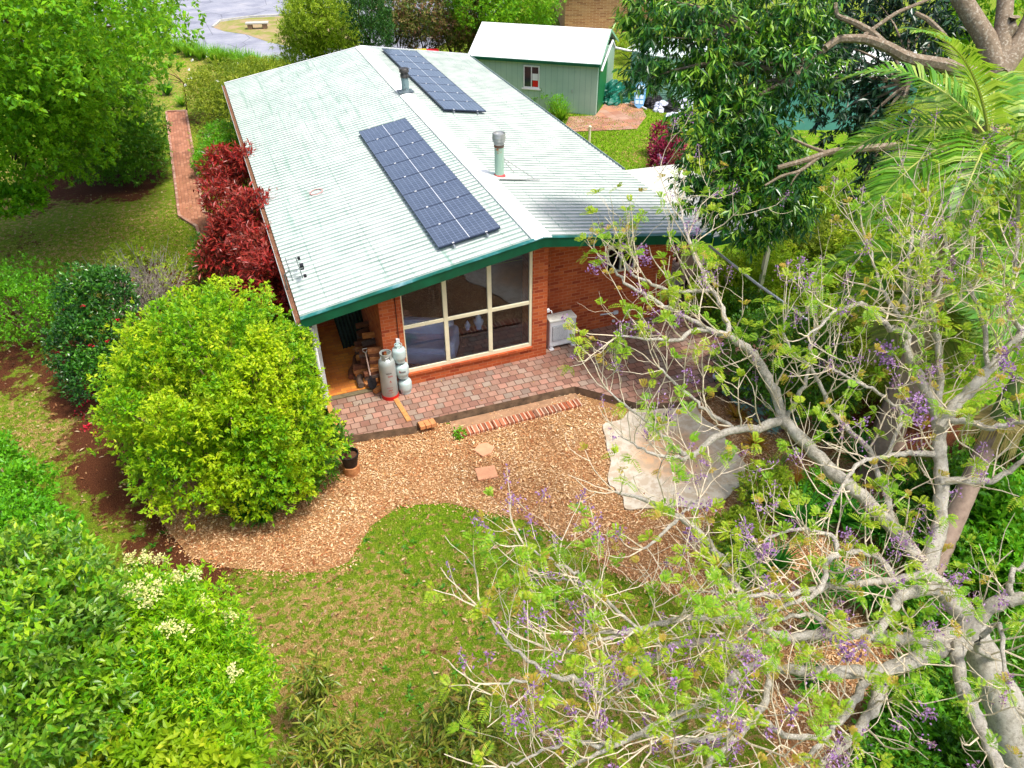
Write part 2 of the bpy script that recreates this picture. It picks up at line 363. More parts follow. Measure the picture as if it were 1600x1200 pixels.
# bark mulch sheet and its chips
t = NT("mulch_bed"); p = t.pos(); f = t.noise(p, 45, 5, .8)
t.bump(t.noise(p, 60, 4, .8), .04, 1); flat("mulch_bed", MULCH, GZ+.004, t.fin(t.ramp(f, [(.3, lin((104, 68, 42))), (.5, lin((176, 130, 86))), (.7, lin((218, 180, 134)))]), .9, .1))
def scatter(n, x0, x1, y0, y1, keep):
    P = np.stack([rng.uniform(x0, x1, n), rng.uniform(y0, y1, n)], 1); return P[keep(P[:, 0], P[:, 1])]
mb_ = np.array(MULCH)
P = scatter(260000, mb_[:, 0].min()-.3, 5.5, -12, 1.2, lambda a, b: inpoly(a+.12*wob(a, b, 9, 5)+rng.normal(0, .07, len(a)), b+.12*wob(a, b, 8, 6)+rng.normal(0, .07, len(a)), MULCH) & ~((b > -1.1) & (a > -5.3)) & ~((a > .6) & (b > -2.5+.8*np.clip(1.6-a, 0, 1)) & (a < 4.2)))
n = len(P); a = rng.random(n)*2*pi; tl = rng.normal(0, .22, n); D = np.stack([np.cos(a)*np.cos(tl), np.sin(a)*np.cos(tl), np.sin(tl)], 1)
P3 = np.stack([P[:, 0], P[:, 1], GZ+.012+.02*rng.random(n)], 1)
L = np.exp(rng.normal(-3.15, .4, n)); chip = leafmat("wood_chip", [(138, 88, 52), (176, 124, 78), (206, 160, 110), (222, 184, 136), (232, 204, 162), (240, 218, 184), (196, 146, 98), (218, 176, 124)], .85, 0.0, clump=[(140, 82, 50), (182, 124, 80), (212, 164, 114), (202, 152, 106), (230, 198, 156)], spec=.1)
tag(leaf_obj("wood_chips", P3, D, L, L*.34, chip, fold=.05), "tan and brown bark chips spread below the patio edge", "wood chips", kind='stuff')
P = scatter(26000, mb_[:, 0].min()-.6, 2.5, -11.5, -1.5, lambda a, b: inpoly(a+rng.normal(0, .28, len(a)), b+rng.normal(0, .28, len(a)), MULCH) & ~inpoly(a, b, MULCH)); n = len(P); a = rng.random(n)*2*pi; D = np.stack([np.cos(a), np.sin(a), .15*rng.normal(size=n)], 1)
tag(leaf_obj("wood_chips", np.stack([P[:, 0], P[:, 1], np.full(n, GZ+.03)], 1), D, .05, .017, chip, fold=.05), "loose bark chips kicked out onto the lawn along the mulch edge", "wood chips", kind='stuff')
# grass blades
def blades(name, n, x0, x1, y0, y1, mat, h, wd, label, keepf, seed_soil=True):
    def keep(a, b):
        k = keepf(a, b)
        s = np.clip(field(a, b, SOILB), 0, 1)*1.0+.25*np.clip(field(a, b, DRYB), 0, 1); return k & (rng.random(len(a)) > s*.95) & (wob(a, b, 4.5, 12)+.5*rng.normal(size=len(a)) > -.75)
    P = scatter(n, x0, x1, y0, y1, keep); k = len(P); D = np.stack([rng.normal(0, .55, k), rng.normal(0, .55, k), np.ones(k)], 1)
    z = np.full(k, GZ-.01)
    o = leaf_obj(name, np.stack([P[:, 0], P[:, 1], z], 1), D, h*(.4+1.0*rng.random(k)**2), wd, mat, fold=.1); weartag(o.data, P[:, 0], P[:, 1], 4); tag(o, label, "grass", kind='stuff')
nop = lambda a, b: ~inpoly(a+.1*wob(a, b, 9, 5)+rng.normal(0, .06, len(a)), b+.1*wob(a, b, 8, 6)+rng.normal(0, .06, len(a)), MULCH) & ~((b > -2.7) & (a > -5.5) & (a < 5))
blades("lawn_grass", 230000, -10, 2.5, -11.5, -2.0, m_blade, .055, .014, "patchy dry green lawn in front of the bark mulch", nop)
blades("lawn_grass", 170000, -15, -5.6, -2.0, 14, m_blade, .06, .018, "worn patchy lawn left of the round bush and the brick path", lambda a, b: nop(a, b) & ~inpoly(a, b, PATH))
blades("lawn_grass", 90000, 4.8, 16, 6, 18.5, m_blade, .07, .024, "bright green back lawn between roof and garden shed", lambda a, b: ~((a+.75*b > 23.0) & (a+.75*b > 22.8) & (b > 14.3) & (a < 11.3)))
lit = leafmat("dead_leaf", [(186, 150, 104), (150, 104, 66), (120, 72, 44), (214, 190, 150), (96, 56, 36), (170, 128, 70)], .8, .1)
def litter(n, x0, x1, y0, y1, keepf, label, L=.09, z=GZ+.03):
    P = scatter(n, x0, x1, y0, y1, keepf); k = len(P); D = rnd_dir(k); D[:, 2] *= .35
    tag(leaf_obj("dead_leaves", np.stack([P[:, 0], P[:, 1], z+.01*rng.random(k)], 1), D, L*(.5+rng.random(k)), L*.45, lit, fold=.25), label, "dead leaves", kind='stuff')
litter(1500, -10, 2.5, -11.5, -2.0, nop, "dry fallen leaves scattered on the front lawn"); litter(2600, -15, -5.6, -2.0, 16, nop, "dry fallen leaves scattered on the soil and lawn left of the house")
litter(260, -5, 4, -2.4, .25, lambda a, b: (b > -.9) | (a > 1.6), "dry fallen leaves scattered on the patio paving", .05, .006)
wm = leafmat("weed_leaf", [(60, 120, 24), (84, 146, 30), (110, 168, 50)], .5, .3); P = scatter(420, -10, 2.5, -11.5, -2.0, lambda a, b: nop(a, b) & (wob(a, b, 1.6, 31) > -.1)); k = np.repeat(np.arange(len(P)), 11); D = rnd_dir(len(k)); D[:, 2] = abs(D[:, 2])*.7
tag(leaf_obj("lawn_weeds", np.stack([P[k, 0], P[k, 1], np.full(len(k), GZ+.01)], 1), D, .085*(.5+rng.random(len(k))), .035, wm, fold=.2), "small broad leaved weeds dotted through the front lawn", "weeds", kind='stuff')
# road, verge, brick path
t = NT("asphalt"); p = t.pos(); f = t.noise(p, .55, 5, .7); f2 = t.noise(p, 60, 3, .7)
col = t.mix(.35, t.ramp(f, [(.35, lin((112, 116, 132))), (.5, lin((140, 144, 156))), (.68, lin((166, 166, 172)))]), t.ramp(f2, [(.3, lin((70, 72, 84))), (.7, lin((190, 190, 198)))]))
cr = t.n("TexVoronoi"); cr.feature = 'DISTANCE_TO_EDGE'; cr.inputs['Scale'].default_value = .35; t.set(cr.inputs['Vector'], p)
m_road = t.fin(t.mix(t.ramp(cr.outputs[0], [(.004, (.6, .6, .6)), (.012, (0, 0, 0))]), col, lin((80, 84, 92))), .85, .25)
road = pxpoly([(120, 80), (200, 66), (262, 70), (300, 84), (350, 96), (440, 108), (520, 118), (640, 100)])
road += [(20, 48), (60, 70), (-60, 110), (-50, 60)]
flat("road", road, GZ+.002, m_road)
t = NT("verge"); p = t.pos(); f = t.noise(p, 1.2, 5, .7)
m_verge = t.fin(t.ramp(f, [(.4, lin((160, 138, 108))), (.55, lin((134, 134, 74))), (.7, lin((114, 130, 50)))]), .95, .1)
flat("verge", pxpoly([(330, 42), (345, 34), (390, 28), (450, 25), (540, 20), (560, 75), (470, 76), (420, 66), (385, 54), (350, 49)]), GZ+.01, m_verge)
m_kerb = paint("kerb_concrete", (190, 188, 178), .9, .15, 6)
mb = MB(); kp = [g(a, b) for a, b in ((333, 43), (345, 33), (390, 27), (450, 24), (540, 19))]
for a_, b_ in zip(kp[:-1], kp[1:]):
    c_ = (a_+b_)/2; d_ = b_-a_; mb.obox((c_[0], c_[1], GZ+.05), (np.linalg.norm(d_)+.02, .14, .1), math.atan2(d_[1], d_[0]))
tag(mb.build("kerb", m_kerb), kind='structure')
m_path = brickmat("path_brick", [(146, 98, 76), (168, 114, 88), (156, 104, 78), (182, 130, 102)], (116, 82, 64), .23, .115, .008, 'floor2', dirt=(190, 132, 102))
flat("brick_path", PATH, GZ+.03, m_path)
mb = MB()
for poly in ([(-7.18, 25.0), (-7.15, 12.9), (-6.55, 12.0), (-6.5, 10.2)], [(-8.03, 25.2), (-7.95, 12.9), (-7.45, 11.8), (-7.35, 10.2)], [(-8.03, 25.2), (-7.18, 25.0)]):
    for a_, b_ in zip(poly[:-1], poly[1:]):
        a_, b_ = np.array(a_), np.array(b_); d_ = b_-a_; l_ = np.linalg.norm(d_); k_ = max(1, int(l_/.235)); an = math.atan2(d_[1], d_[0])
        for i in range(k_):
            c_ = a_+d_*(i+.5)/k_; mb.obox((c_[0], c_[1], GZ+.035), (l_/k_-.012, .09, .09+.02*rng.random()), an+rng.normal(0, .02))
tag(mb.build("path_edging", brickmat("edging_brick", [(172, 128, 108), (188, 146, 124), (200, 165, 145)], (150, 110, 92), .23, .4, .01, 'floor2')), kind='structure')

# ------------------------------------------------------------------ patio
PCOL = [(144, 106, 92), (168, 126, 108), (138, 122, 110), (182, 140, 120), (152, 138, 124), (162, 116, 98), (164, 148, 132), (178, 134, 116)]
m_pave = brickmat("patio_paver", PCOL, (92, 68, 58), .215, .2, .011, 'floor', .5, dirt=(112, 80, 62), wob=.035)
m_slab = paint("slab_side", (128, 106, 84), .95, .3, 5)
m_head = brickmat("header_brick", [(178, 104, 72), (200, 128, 96), (160, 88, 58), (140, 98, 76)], (205, 180, 155), .105, 5, .012, 'floor', 0)
mb = MB()
ptop = [(-5.2, -.98), (-3.5, -1.22), (-3.46, -1.1), (-3.2, -1.08), (.38, -1.16), (.95, -1.75), (1.5, -2.35), (2.4, -2.6), (4.15, -2.45), (5.6, -2.0), (6.2, .5), (6.2, 4.6), (4.1, 4.6), (4.1, 1.0), (.3, 1.0), (.3, .34), (-3.8, .34), (-5.2, .5)]
n_ = len(ptop)
from mathutils.geometry import tessellate_polygon
tri = tessellate_polygon([[Vector((a, b, 0)) for a, b in ptop]])
F = []
for f in tri:
    a, b, c = [np.array(ptop[i]) for i in f]; F.append(tuple(f) if np.cross(b-a, c-a) > 0 else tuple(f[::-1]))
mb.add([(a, b, 0) for a, b in ptop], F); mb.cur = 1
mb.add([(a, b, 0) for a, b in ptop]+[(a, b, GZ-.05) for a, b in ptop], [(i, i+n_, (i+1) % n_+n_, (i+1) % n_) for i in range(n_)])
tag(mb.build("patio_paving", [m_pave, m_slab]), kind='structure')
mb = MB()
for i in range(18):
    x = -2.60+i*.168; y = -1.62+.05*(i/18)
    mb.obox((x, y, GZ+.035), (.15, .24+.01*rng.random(), .09), rng.normal(0, .02))
hb = mb.build("brick_step", m_head, loc=(-1.2, -1.6, GZ), bevel=.004); tag(hb, kind='structure')
flat("step_bed", [(-2.75, -1.52), (-2.7, -1.12), (.4, -1.18), (.4, -1.5)], GZ+.03, paint("grout_bed", (165, 128, 98), .9, .15, 5))
mb = MB()
for i in range(3): mb.obox((-3.37+i*.125, -1.17, -.05), (.115, .24, .09), .1+rng.normal(0, .03))
tag(mb.build("loose_brick", paint("terracotta_brick", (205, 138, 88), .85, .12, 8), loc=(-3.25, -1.17, -.1), bevel=.004), "three orange bricks set flush in the patio edge", "brick")
m_plank = barkmat("timber_edging", (176, 118, 66), (208, 150, 92), 7)
def plank(x0, y0, x1, y1, label, z=.012):
    mb = MB(); d = np.array([x1-x0, y1-y0]); mb.obox(((x0+x1)/2, (y0+y1)/2, z), (np.linalg.norm(d), .11, .03), math.atan2(d[1], d[0]))
    tag(mb.build("timber_plank", m_plank, loc=((x0+x1)/2, (y0+y1)/2, z), bevel=.004), label, "plank")
plank(-3.72, .3, -3.6, -1.0, "long orange timber strip laid across the patio in front of the gas bottles")
plank(-5.16, .4, -5.16, -.9, "orange timber strip along the left patio edge beside the round bush")
# stepping stones
m_terr = paint("terracotta_slab", (214, 156, 120), .85, .1, 5)
for (px, py, l_, w_, rz, lb) in ((756, 704, .40, .36, .5, "irregular terracotta stepping stone nearer the brick step"), (760, 741, .42, .36, -.12, "square terracotta stepping stone nearer the lawn")):
    c = g(px, py); mb = MB(); pl = [(-l_/2, -w_/2), (l_/2, -w_/2), (l_/2, w_/2), (-l_/2, w_/2)]
    if 'irregular' in lb: pl = [(-.2, -.15), (0, -.21), (.2, -.14), (.19, .1), (.04, .19), (-.17, .14)]
    mb.prism(pl, 'z', 0, .045); o = mb.build("stepping_stone", m_terr, world=False, bevel=.006); o.location = (c[0], c[1], GZ+.012); o.rotation_euler = (0, 0, rz)
    tag(o, lb, "paving stone", "stepping stones in the bark mulch")
# white drop sheet with peach middle, on the ground right of the mulch
ds = [g(a, b)[:2] for a, b in ((944, 668), (1010, 632), (1085, 634), (1172, 735), (1130, 790), (985, 800), (955, 760))]
c0 = np.mean(ds, 0); mb = MB(); rings = 22; nseg = 112; V = []; per = []
for i in range(nseg):
    u = i/nseg*len(ds); k = int(u); pnt = ds[k]*(1-(u-k))+ds[(k+1) % len(ds)]*(u-k); per.append(pnt)
per = np.array(per)
for j in range(1, rings+1):
    for i in range(nseg):
        pnt = c0+(per[i]-c0)*(j/rings)*(1+(.02*math.sin(i*.85)+.03*math.sin(i*.45+2))*(j == rings)); V.append((pnt[0], pnt[1], GZ+.035+.012*abs(math.sin(pnt[0]*4.2+pnt[1]*2.3+math.sin(pnt[1]*3)))+.014*abs(math.sin(pnt[1]*4.7-pnt[0]*2.1+math.sin(pnt[0]*4)))*(.4+.6*j/rings)))
V.append((c0[0], c0[1], GZ+.04)); F = [(len(V)-1, i, (i+1) % nseg) for i in range(nseg)]
for j in range(rings-1):
    for i in range(nseg): F.append((j*nseg+i, (j+1)*nseg+i, (j+1)*nseg+(i+1) % nseg, j*nseg+(i+1) % nseg))
V2 = [(a, b, c-.02) for a, b, c in V[:(rings)*nseg][-nseg:]]
k0 = len(V); V += V2; F += [((rings-1)*nseg+i, k0+i, k0+(i+1) % nseg, (rings-1)*nseg+(i+1) % nseg) for i in range(nseg)]
mb.add(V, F)
t = NT("drop_sheet"); p = t.pos(); dv = t.n("VectorMath"); dv.operation = 'DISTANCE'; t.set(dv.inputs[0], p); dv.inputs[1].default_value = (c0[0]+.1, c0[1], GZ)
f = t.math('ADD', dv.outputs['Value'], t.math('MULTIPLY', t.noise(p, 1.3, 4), .8)); col = t.ramp(t.math('MULTIPLY', f, .5), [(.5, lin((208, 168, 130))), (.7, lin((200, 190, 172)))])
col = t.mix(t.ramp(t.noise(p, 5, 5, .7), [(.44, (0, 0, 0)), (.56, (.75,)*3)]), col, lin((176, 156, 132)))
tag(mb.build("drop_sheet", t.fin(col, .8, .2), loc=(c0[0], c0[1], GZ), smooth=True), "crumpled white drop sheet with a peach middle on the ground beside the patio", "drop sheet")
m_blk = paint("black_rubber", (30, 30, 34), .6, .2, 9)
for i, (px, py, rz, lb) in enumerate(((1026, 660, 1.9, "black work shoe on the white drop sheet, the left one of the pair"), (1043, 656, 1.2, "black work shoe on the white drop sheet, the right one of the pair"))):
    c = g(px, py); mb = MB()
    sh = [(-.14, -.045), (-.05, -.04), (.05, -.05), (.13, -.035), (.15, 0), (.13, .035), (.05, .05), (-.05, .04), (-.14, .045)]
    r_ = thing("shoe", lb, "shoe", (c[0], c[1], GZ+.06), rz, "pair of black shoes")
    mb.prism(sh, 'z', 0, .025); mb.build("sole", m_blk, r_, world=False, bevel=.004)
    mb = MB(); mb.prism([(a*.93, b*.85) for a, b in sh], 'z', .025, .055); mb.prism([(a*.42-.08, b*.75) for a, b in sh], 'z', .055, .1); mb.build("upper", m_blk, r_, world=False, bevel=.012)

# ------------------------------------------------------------------ the house
RZ, SLP, RL, XL, XR = 3.345, .161, 18.576, -5.39, 4.41
rfz = lambda x: RZ-SLP*abs(x)
house = thing("house", "long brick house with a pale green ribbed metal gable roof", "house", (-.5, 9.3, GZ))
m_brick = brickmat("red_brick", [(186, 88, 48), (202, 102, 56), (192, 92, 50), (212, 116, 66), (178, 80, 44), (158, 70, 44), (198, 98, 52)], (190, 118, 82), .24, .086, .009, 'wall', .5, dirt=(150, 70, 44))
m_green = paint("green_fascia", (2, 86, 58), .45, .25, 1.6, spec=.4)
m_cap = NT("barge_cap"); _p = m_cap.pos(); m_cap = m_cap.fin(m_cap.ramp(m_cap.noise(_p, 1.1, 5, .7), [(.4, lin((4, 80, 60))), (.55, lin((36, 108, 104))), (.68, lin((118, 156, 160)))]), .5, .4)
m_cream = paint("cream_frame", (232, 224, 190), .5, .06, 3)
m_white = paint("white_metal", (222, 224, 226), .5, .08, 4)
# ribbed roof: chalky paint with rib-side shading painted in as grey-green lines, and green seams at the battens
def roofmat(name, chalk, green, seams, lo, hi, vert=.5):
    t = NT(name); p = t.pos(); s = t.n("SeparateXYZ"); t.set(s.inputs[0], p)
    mp = t.n("Mapping"); t.set(mp.inputs[0], p); mp.inputs['Scale'].default_value = (1.3, .38, 1)
    patch = t.ramp(t.noise(mp.outputs[0], .9, 6, .7), [(lo, (0, 0, 0)), (hi, (1, 1, 1))])
    col = t.mix(patch, lin(green), lin(chalk))
    mp2 = t.n("Mapping"); t.set(mp2.inputs[0], p); mp2.inputs['Scale'].default_value = (5, .22, 1)
    st = t.ramp(t.noise(mp2.outputs[0], 1.2, 5, .7), [(.56, (0, 0, 0)), (.66, (seams,)*3)]); col = t.mix(st, col, lin((150, 178, 164)))
    lapx = t.math('ABSOLUTE', t.math('SUBTRACT', t.math('FRACT', t.math('DIVIDE', s.outputs[0], 1.37)), .5)); lap = t.math('MULTIPLY', t.math('LESS_THAN', lapx, .011), t.ramp(t.noise(p, 1.4, 5, .7), [(.42, (.1,)*3), (.6, (.8,)*3)])); col = t.mix(lap, col, lin((120, 148, 136)))
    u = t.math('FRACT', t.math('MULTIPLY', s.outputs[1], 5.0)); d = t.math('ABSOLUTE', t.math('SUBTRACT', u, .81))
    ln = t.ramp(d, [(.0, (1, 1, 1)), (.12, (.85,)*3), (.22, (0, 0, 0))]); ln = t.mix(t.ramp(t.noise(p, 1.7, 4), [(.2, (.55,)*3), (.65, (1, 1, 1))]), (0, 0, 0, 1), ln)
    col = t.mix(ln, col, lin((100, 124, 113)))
    sp_ = t.ramp(t.noise(p, 22, 4, .75), [(.66, (0, 0, 0)), (.74, (.35, .35, .35))]); col = t.mix(sp_, col, lin((130, 150, 135)))
    return t.fin(col, .5, .35)
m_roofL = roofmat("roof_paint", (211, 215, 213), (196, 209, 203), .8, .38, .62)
m_roofR = roofmat("roof_paint_right", (211, 212, 208), (196, 204, 199), .6, .28, .5)  # right slope: less green, more chalk, fainter seams
def ribs(y0, y1, pitch=.2, h=.032):
    pr = []; y = y0
    while y < y1-1e-6:
        for a, z in ((0, 0), (.62, 0), (.72, 1), (.9, 1), (1.0, 0)):
            yv = y+a*pitch
            if a < 1 and yv <= y1: pr.append((yv, z*h))
        y += pitch
    pr.append((y1, 0)); return pr
def ribroof(name, xa, xb, y0, y1, zf, mat, parent, n=10, th=.006):
    """ribs run from ridge to eave; zf(x) is the height of the pan"""
    pr = ribs(y0, y1); mb = MB(); xs = np.linspace(xa, xb, n+1); V = []; k = len(pr)
    for x in xs: V += [(x, y, zf(x)+z) for y, z in pr]
    F = [(i*k+j, (i+1)*k+j, (i+1)*k+j+1, i*k+j+1) for i in range(n) for j in range(k-1)]
    if xb < xa: F = [f[::-1] for f in F]
    N = len(V); V += [(a, b, c-th) for a, b, c in V]; F += [tuple(v+N for v in f[::-1]) for f in F]
    for i, jx in ((0, 0), (n, n)):
        for j in range(k-1): F.append((jx*k+j, jx*k+j+1, N+jx*k+j+1, N+jx*k+j))
    mb.add(V, F); return mb.build(name, mat, parent)
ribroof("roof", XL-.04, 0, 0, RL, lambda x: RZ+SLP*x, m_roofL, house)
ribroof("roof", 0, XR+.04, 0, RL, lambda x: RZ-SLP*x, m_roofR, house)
mb = MB(); zc = RZ+.045
mb.prism([(-.24, zc-.24*SLP-.02), (-.24, zc-.24*SLP), (-.04, zc+.0), (.04, zc), (.24, zc-.24*SLP), (.24, zc-.24*SLP-.02), (0, zc-.03)][::-1], 'y', -.02, RL+.02)
mb.build("ridge_cap", paint("ridge_white", (228, 230, 226), .55, .06, 1.4), house)
mb = MB()
for s_, xe in ((-1, XL-.05), (1, XR+.05)):
    pl = [(0, RZ-.19), (xe, RZ-SLP*abs(xe)-.19), (xe, RZ-SLP*abs(xe)+.03), (0, RZ+.03)]
    if s_ < 0: pl = pl[::-1]
    mb.prism(pl, 'y', -.035, -.008)
mb.build("fascia", m_green, house)
mb = MB()
for s_, xe in ((-1, XL-.05), (1, XR+.05)):
    pl = [(0, RZ+.034), (xe, RZ-SLP*abs(xe)+.034), (xe, RZ-SLP*abs(xe)+.046), (0, RZ+.046)]
    if s_ < 0: pl = pl[::-1]
    mb.prism(pl, 'y', -.05, .075)
mb.build("barge_cap", m_cap, house)
mb = MB()
for s_, xe in ((-1, XL-.05), (1, XR+.05)):
    pl = [(0, RZ-.15), (xe, RZ-SLP*abs(xe)-.15), (xe, RZ-SLP*abs(xe)+.05), (0, RZ+.05)]
    if s_ < 0: pl = pl[::-1]
    mb.prism(pl, 'y', RL+.005, RL+.06)
mb.build("fascia", m_white, house)
# ceiling and soffit under the sheets
mb = MB(); zz = .11
mb.add([(XL, .0, rfz(XL)-zz), (0, .0, RZ-zz), (0, RL, RZ-zz), (XL, RL, rfz(XL)-zz), (XR, .0, rfz(XR)-zz), (XR, RL, rfz(XR)-zz)], [(0, 3, 2, 1), (1, 2, 5, 4)])
mb.build("ceiling", paint("ceiling_board", (120, 108, 98), .8, .1, 2), house)
# walls
def slopewall(mb, x0, x1, y0, y1, z0, cut=.12):
    xs = [x0]+([0.0] if x0 < 0 < x1 else [])+[x1]
    mb.prism([(x0, z0), (x1, z0)]+[(x, rfz(x)-cut) for x in xs[::-1]], 'y', y0, y1)
mb = MB()
slopewall(mb, -3.75, -3.25, .313, .55, 0)                 # left pier
mb.box((-3.75, .55, 0), (-3.55, 3.6, rfz(-3.75)-.13))      # porch side wall
mb.box((-3.25, .313, 0), (-.11, .53, .27)); mb.box((-3.25, .28, .27), (-.11, .53, .335))   # dwarf wall and sill
slopewall(mb, -.11, .27, .313, .95, 0)                    # right pier
wa, wb = yy(950, 384, .95), yy(992, 420, .95); wx0, wz1, wx1, wz0 = wa[0], wa[2], wb[0], wb[2]
slopewall(mb, .27, wx0, .95, 1.15, 0); slopewall(mb, wx1, 4.05, .95, 1.15, 0); mb.box((wx0, .95, 0), (wx1, 1.15, wz0)); slopewall(mb, wx0, wx1, .95, 1.15, wz1)
mb.box((3.85, 1.15, 0), (4.05, 18.0, rfz(4.05)-.14)); slopewall(mb, -4.9, 4.05, 18.0, 18.2, 0)
mb.box((-4.9, 3.6, 0), (-4.7, 18.0, rfz(-4.9)-.14)); mb.box((-4.7, 3.6, 0), (-3.75, 3.8, rfz(-4.7)-.14))
mb.box((-4.95, .42, GZ), (4.0, 18.1, -.002)) if False else None
mb.build("wall", m_brick, house)
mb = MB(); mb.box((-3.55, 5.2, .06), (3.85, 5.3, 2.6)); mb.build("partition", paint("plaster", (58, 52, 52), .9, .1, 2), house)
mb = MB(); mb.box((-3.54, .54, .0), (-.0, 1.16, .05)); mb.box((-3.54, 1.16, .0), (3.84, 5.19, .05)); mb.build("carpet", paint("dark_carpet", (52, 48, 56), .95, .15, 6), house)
# porch floor, threshold
m_porch = brickmat("porch_tile", [(226, 142, 58), (238, 158, 68), (216, 128, 54), (232, 148, 72), (208, 120, 56)], (182, 118, 66), .24, .12, .007, 'floor', .5, dirt=(170, 88, 44))
mb = MB(); mb.box((-5.08, .52, -.05), (-3.76, 3.59, .04)); mb.build("porch_floor", m_porch, house)
mb = MB(); mb.box((-5.2, .38, -.05), (-3.8, .515, .025)); mb.build("porch_sill", paint("worn_sill", (120, 108, 82), .9, .2, 8), house)
mb = MB(); mb.box((-5.2, .52, GZ), (-5.09, 3.6, .6)); mb.build("porch_rail", paint("dark_timber", (70, 42, 34), .8, .2, 8), house)
# big window
fw = .085; zt = 1.57; X0, X1, ZB = -3.25, -.11, .335; cx_ = [X0, -2.24, -1.17, X1]
win = MB()
win.box((X0, .335, ZB), (X1, .40, ZB+.10)); win.box((X0, .34, zt-.045), (X1, .395, zt+.045))
for i, x in enumerate(cx_):
    a = x-(.0 if i == 0 else .05 if i < 3 else .07); b = x+(.03 if i == 0 else .05 if i < 3 else 0)
    slopewall(win, a, b, .332, .405, ZB+.10, .13)
win.prism([(X0, rfz(X0)-.21), (X1, rfz(X1)-.21), (X1, rfz(X1)-.14), (X0, rfz(X0)-.14)], 'y', .34, .40)
wf = win.build("window", m_cream, house, bevel=.006)
t = NT("window_glass"); gl = t.n("BsdfGlossy"); gl.inputs['Roughness'].default_value = .015; gl.inputs['Color'].default_value = (.85, .9, 1, 1)
trn = t.n("BsdfTransparent"); trn.inputs[0].default_value = (.9, .94, 1, 1); mx = t.n("MixShader"); fr = t.n("Fresnel"); fr.inputs[0].default_value = 1.42
t.set(mx.inputs[0], fr.outputs[0])
t.t.links.new(trn.outputs[0], mx.inputs[1]); t.t.links.new(gl.outputs[0], mx.inputs[2]); t.t.links.new(mx.outputs[0], t.out.inputs[0]); m_glass = t.m
for i in range(3):
    for lo in (0, 1):
        mb = MB(); a, b = cx_[i]+.03, cx_[i+1]-.05
        if lo: mb.box((a, .362, ZB+.08), (b, .368, zt-.03))
        else: slopewall(mb, a, b, .362, .368, zt+.03, .2)
        mb.build("pane", m_glass, wf)
win = MB(); win.box((wx0, .96, wz0), (wx1, 1.03, wz0+.05)); win.box((wx0, .96, wz1-.14), (wx1, 1.03, wz1)); win.box((wx0, .96, wz0+.05), (wx0+.05, 1.03, wz1-.14)); win.box((wx1-.05, .96, wz0+.05), (wx1, 1.03, wz1-.14)); win.box(((wx0+wx1)/2-.02, .96, wz0+.05), ((wx0+wx1)/2+.02, 1.03, wz1-.14))
w2 = win.build("window", m_cream, house); mb = MB(); mb.box((wx0+.05, .99, wz0+.05), (wx1-.05, .995, wz1-.14)); mb.build("pane", m_glass, w2)
# gutter with leaf litter, downpipe, tap and conduit on the recessed wall
m_gut = paint("gutter_steel", (196, 206, 206), .5, .15, 3, .2)
ze = rfz(XL)-.03
mb = MB(); mb.prism([(XL-.16, ze-.09), (XL-.02, ze-.09), (XL-.02, ze), (XL-.03, ze), (XL-.03, ze-.08), (XL-.15, ze-.08), (XL-.15, ze+.01), (XL-.16, ze+.01)], 'y', -.02, RL+.02); gt = mb.build("gutter", m_gut, house)
mb = MB(); mb.box((XL-.148, .01, ze-.079), (XL-.032, RL, ze-.03)); mb.build("leaf_litter", barkmat("litter", (70, 40, 30), (150, 110, 84), 30), gt)
mb = MB(); mb.tube([(XL-.09, .12, ze-.09), (XL-.08, .14, ze-.2), (-5.24, .2, 2.1), (-5.24, .2, .3), (-5.24, .2, -.02)], .05, 10); mb.build("downpipe", m_white, house, smooth=True)
mb = MB(); mb.box((-5.2, .45, -.05), (-5.1, .55, 2.3)); mb.build("verandah_post", m_white, house)
mb = MB(); mb.prism([(XR+.02, rfz(XR)-.10), (XR+.14, rfz(XR)-.10), (XR+.14, rfz(XR)), (XR+.13, rfz(XR)), (XR+.13, rfz(XR)-.09), (XR+.03, rfz(XR)-.09)][::1], 'y', 4.7, RL+.02); mb.build("gutter", paint("gutter_grey", (168, 186, 184), .5, .15, 3), house)
mb = MB(); mb.tube([(-3.52, .30, 2.66), (-3.42, .295, 2.66), (-3.38, .295, 2.6), (-3.38, .295, 1.35), (-3.40, .28, 1.3)], .012, 6); mb.build("gas_pipe", paint("pipe_dark", (92, 52, 40), .5, .1, 9), house, smooth=True)
mb = MB(); mb.lathe([(.03, 0), (.055, .02), (.055, .06), (.03, .08), (.02, .12)], (-3.42, .24, 1.16), 12); mb.box((-3.45, .26, 1.26), (-3.37, .312, 1.36)); mb.build("gas_regulator", m_white, house)
p0, p1, p2, p3 = yy(938, 492, .93), yy(962, 488, .93), yy(958, 502, .93), yy(858, 473, .3)
mb = MB(); mb.tube([p0, (p0+p1)/2, p1], .018, 6); mb.obox(p1, (.12, .06, .09)); mb.lathe([(.04, 0), (.045, .03), (.03, .05)], (p2[0], .91, p2[2]), 10); mb.build("conduit", m_white, house)
mb = MB(); mb.obox((.31, .33+.02, 1.25), (.07, .07, .07)); mb.tube([(.3, .35, 1.25), (.38, .3, 1.25), (.38, .27, 1.2)], .012, 6); mb.build("tap", m_white, house)
# ---- awning beyond the right eave
aw = MB()
ribroof("awning_roof", XR+.02, 6.35, -.05, 4.65, lambda x: 2.60-.035*(x-XR), paint("awning_paint", (206, 206, 194), .5, .08, 1.5), house, n=2)
mb = MB(); mb.box((XR+.05, -.09, 2.38), (6.4, -.055, 2.62)); mb.build("fascia", m_green, house)
for x in (6.25,):
    mb = MB(); mb.box((x-.05, .0, 0), (x+.05, .1, 2.38)); mb.build("awning_post", m_cream, house)
mb = MB(); mb.box((6.2, 4.4, 0), (6.3, 4.5, 2.45)); mb.build("awning_post", m_cream, house)
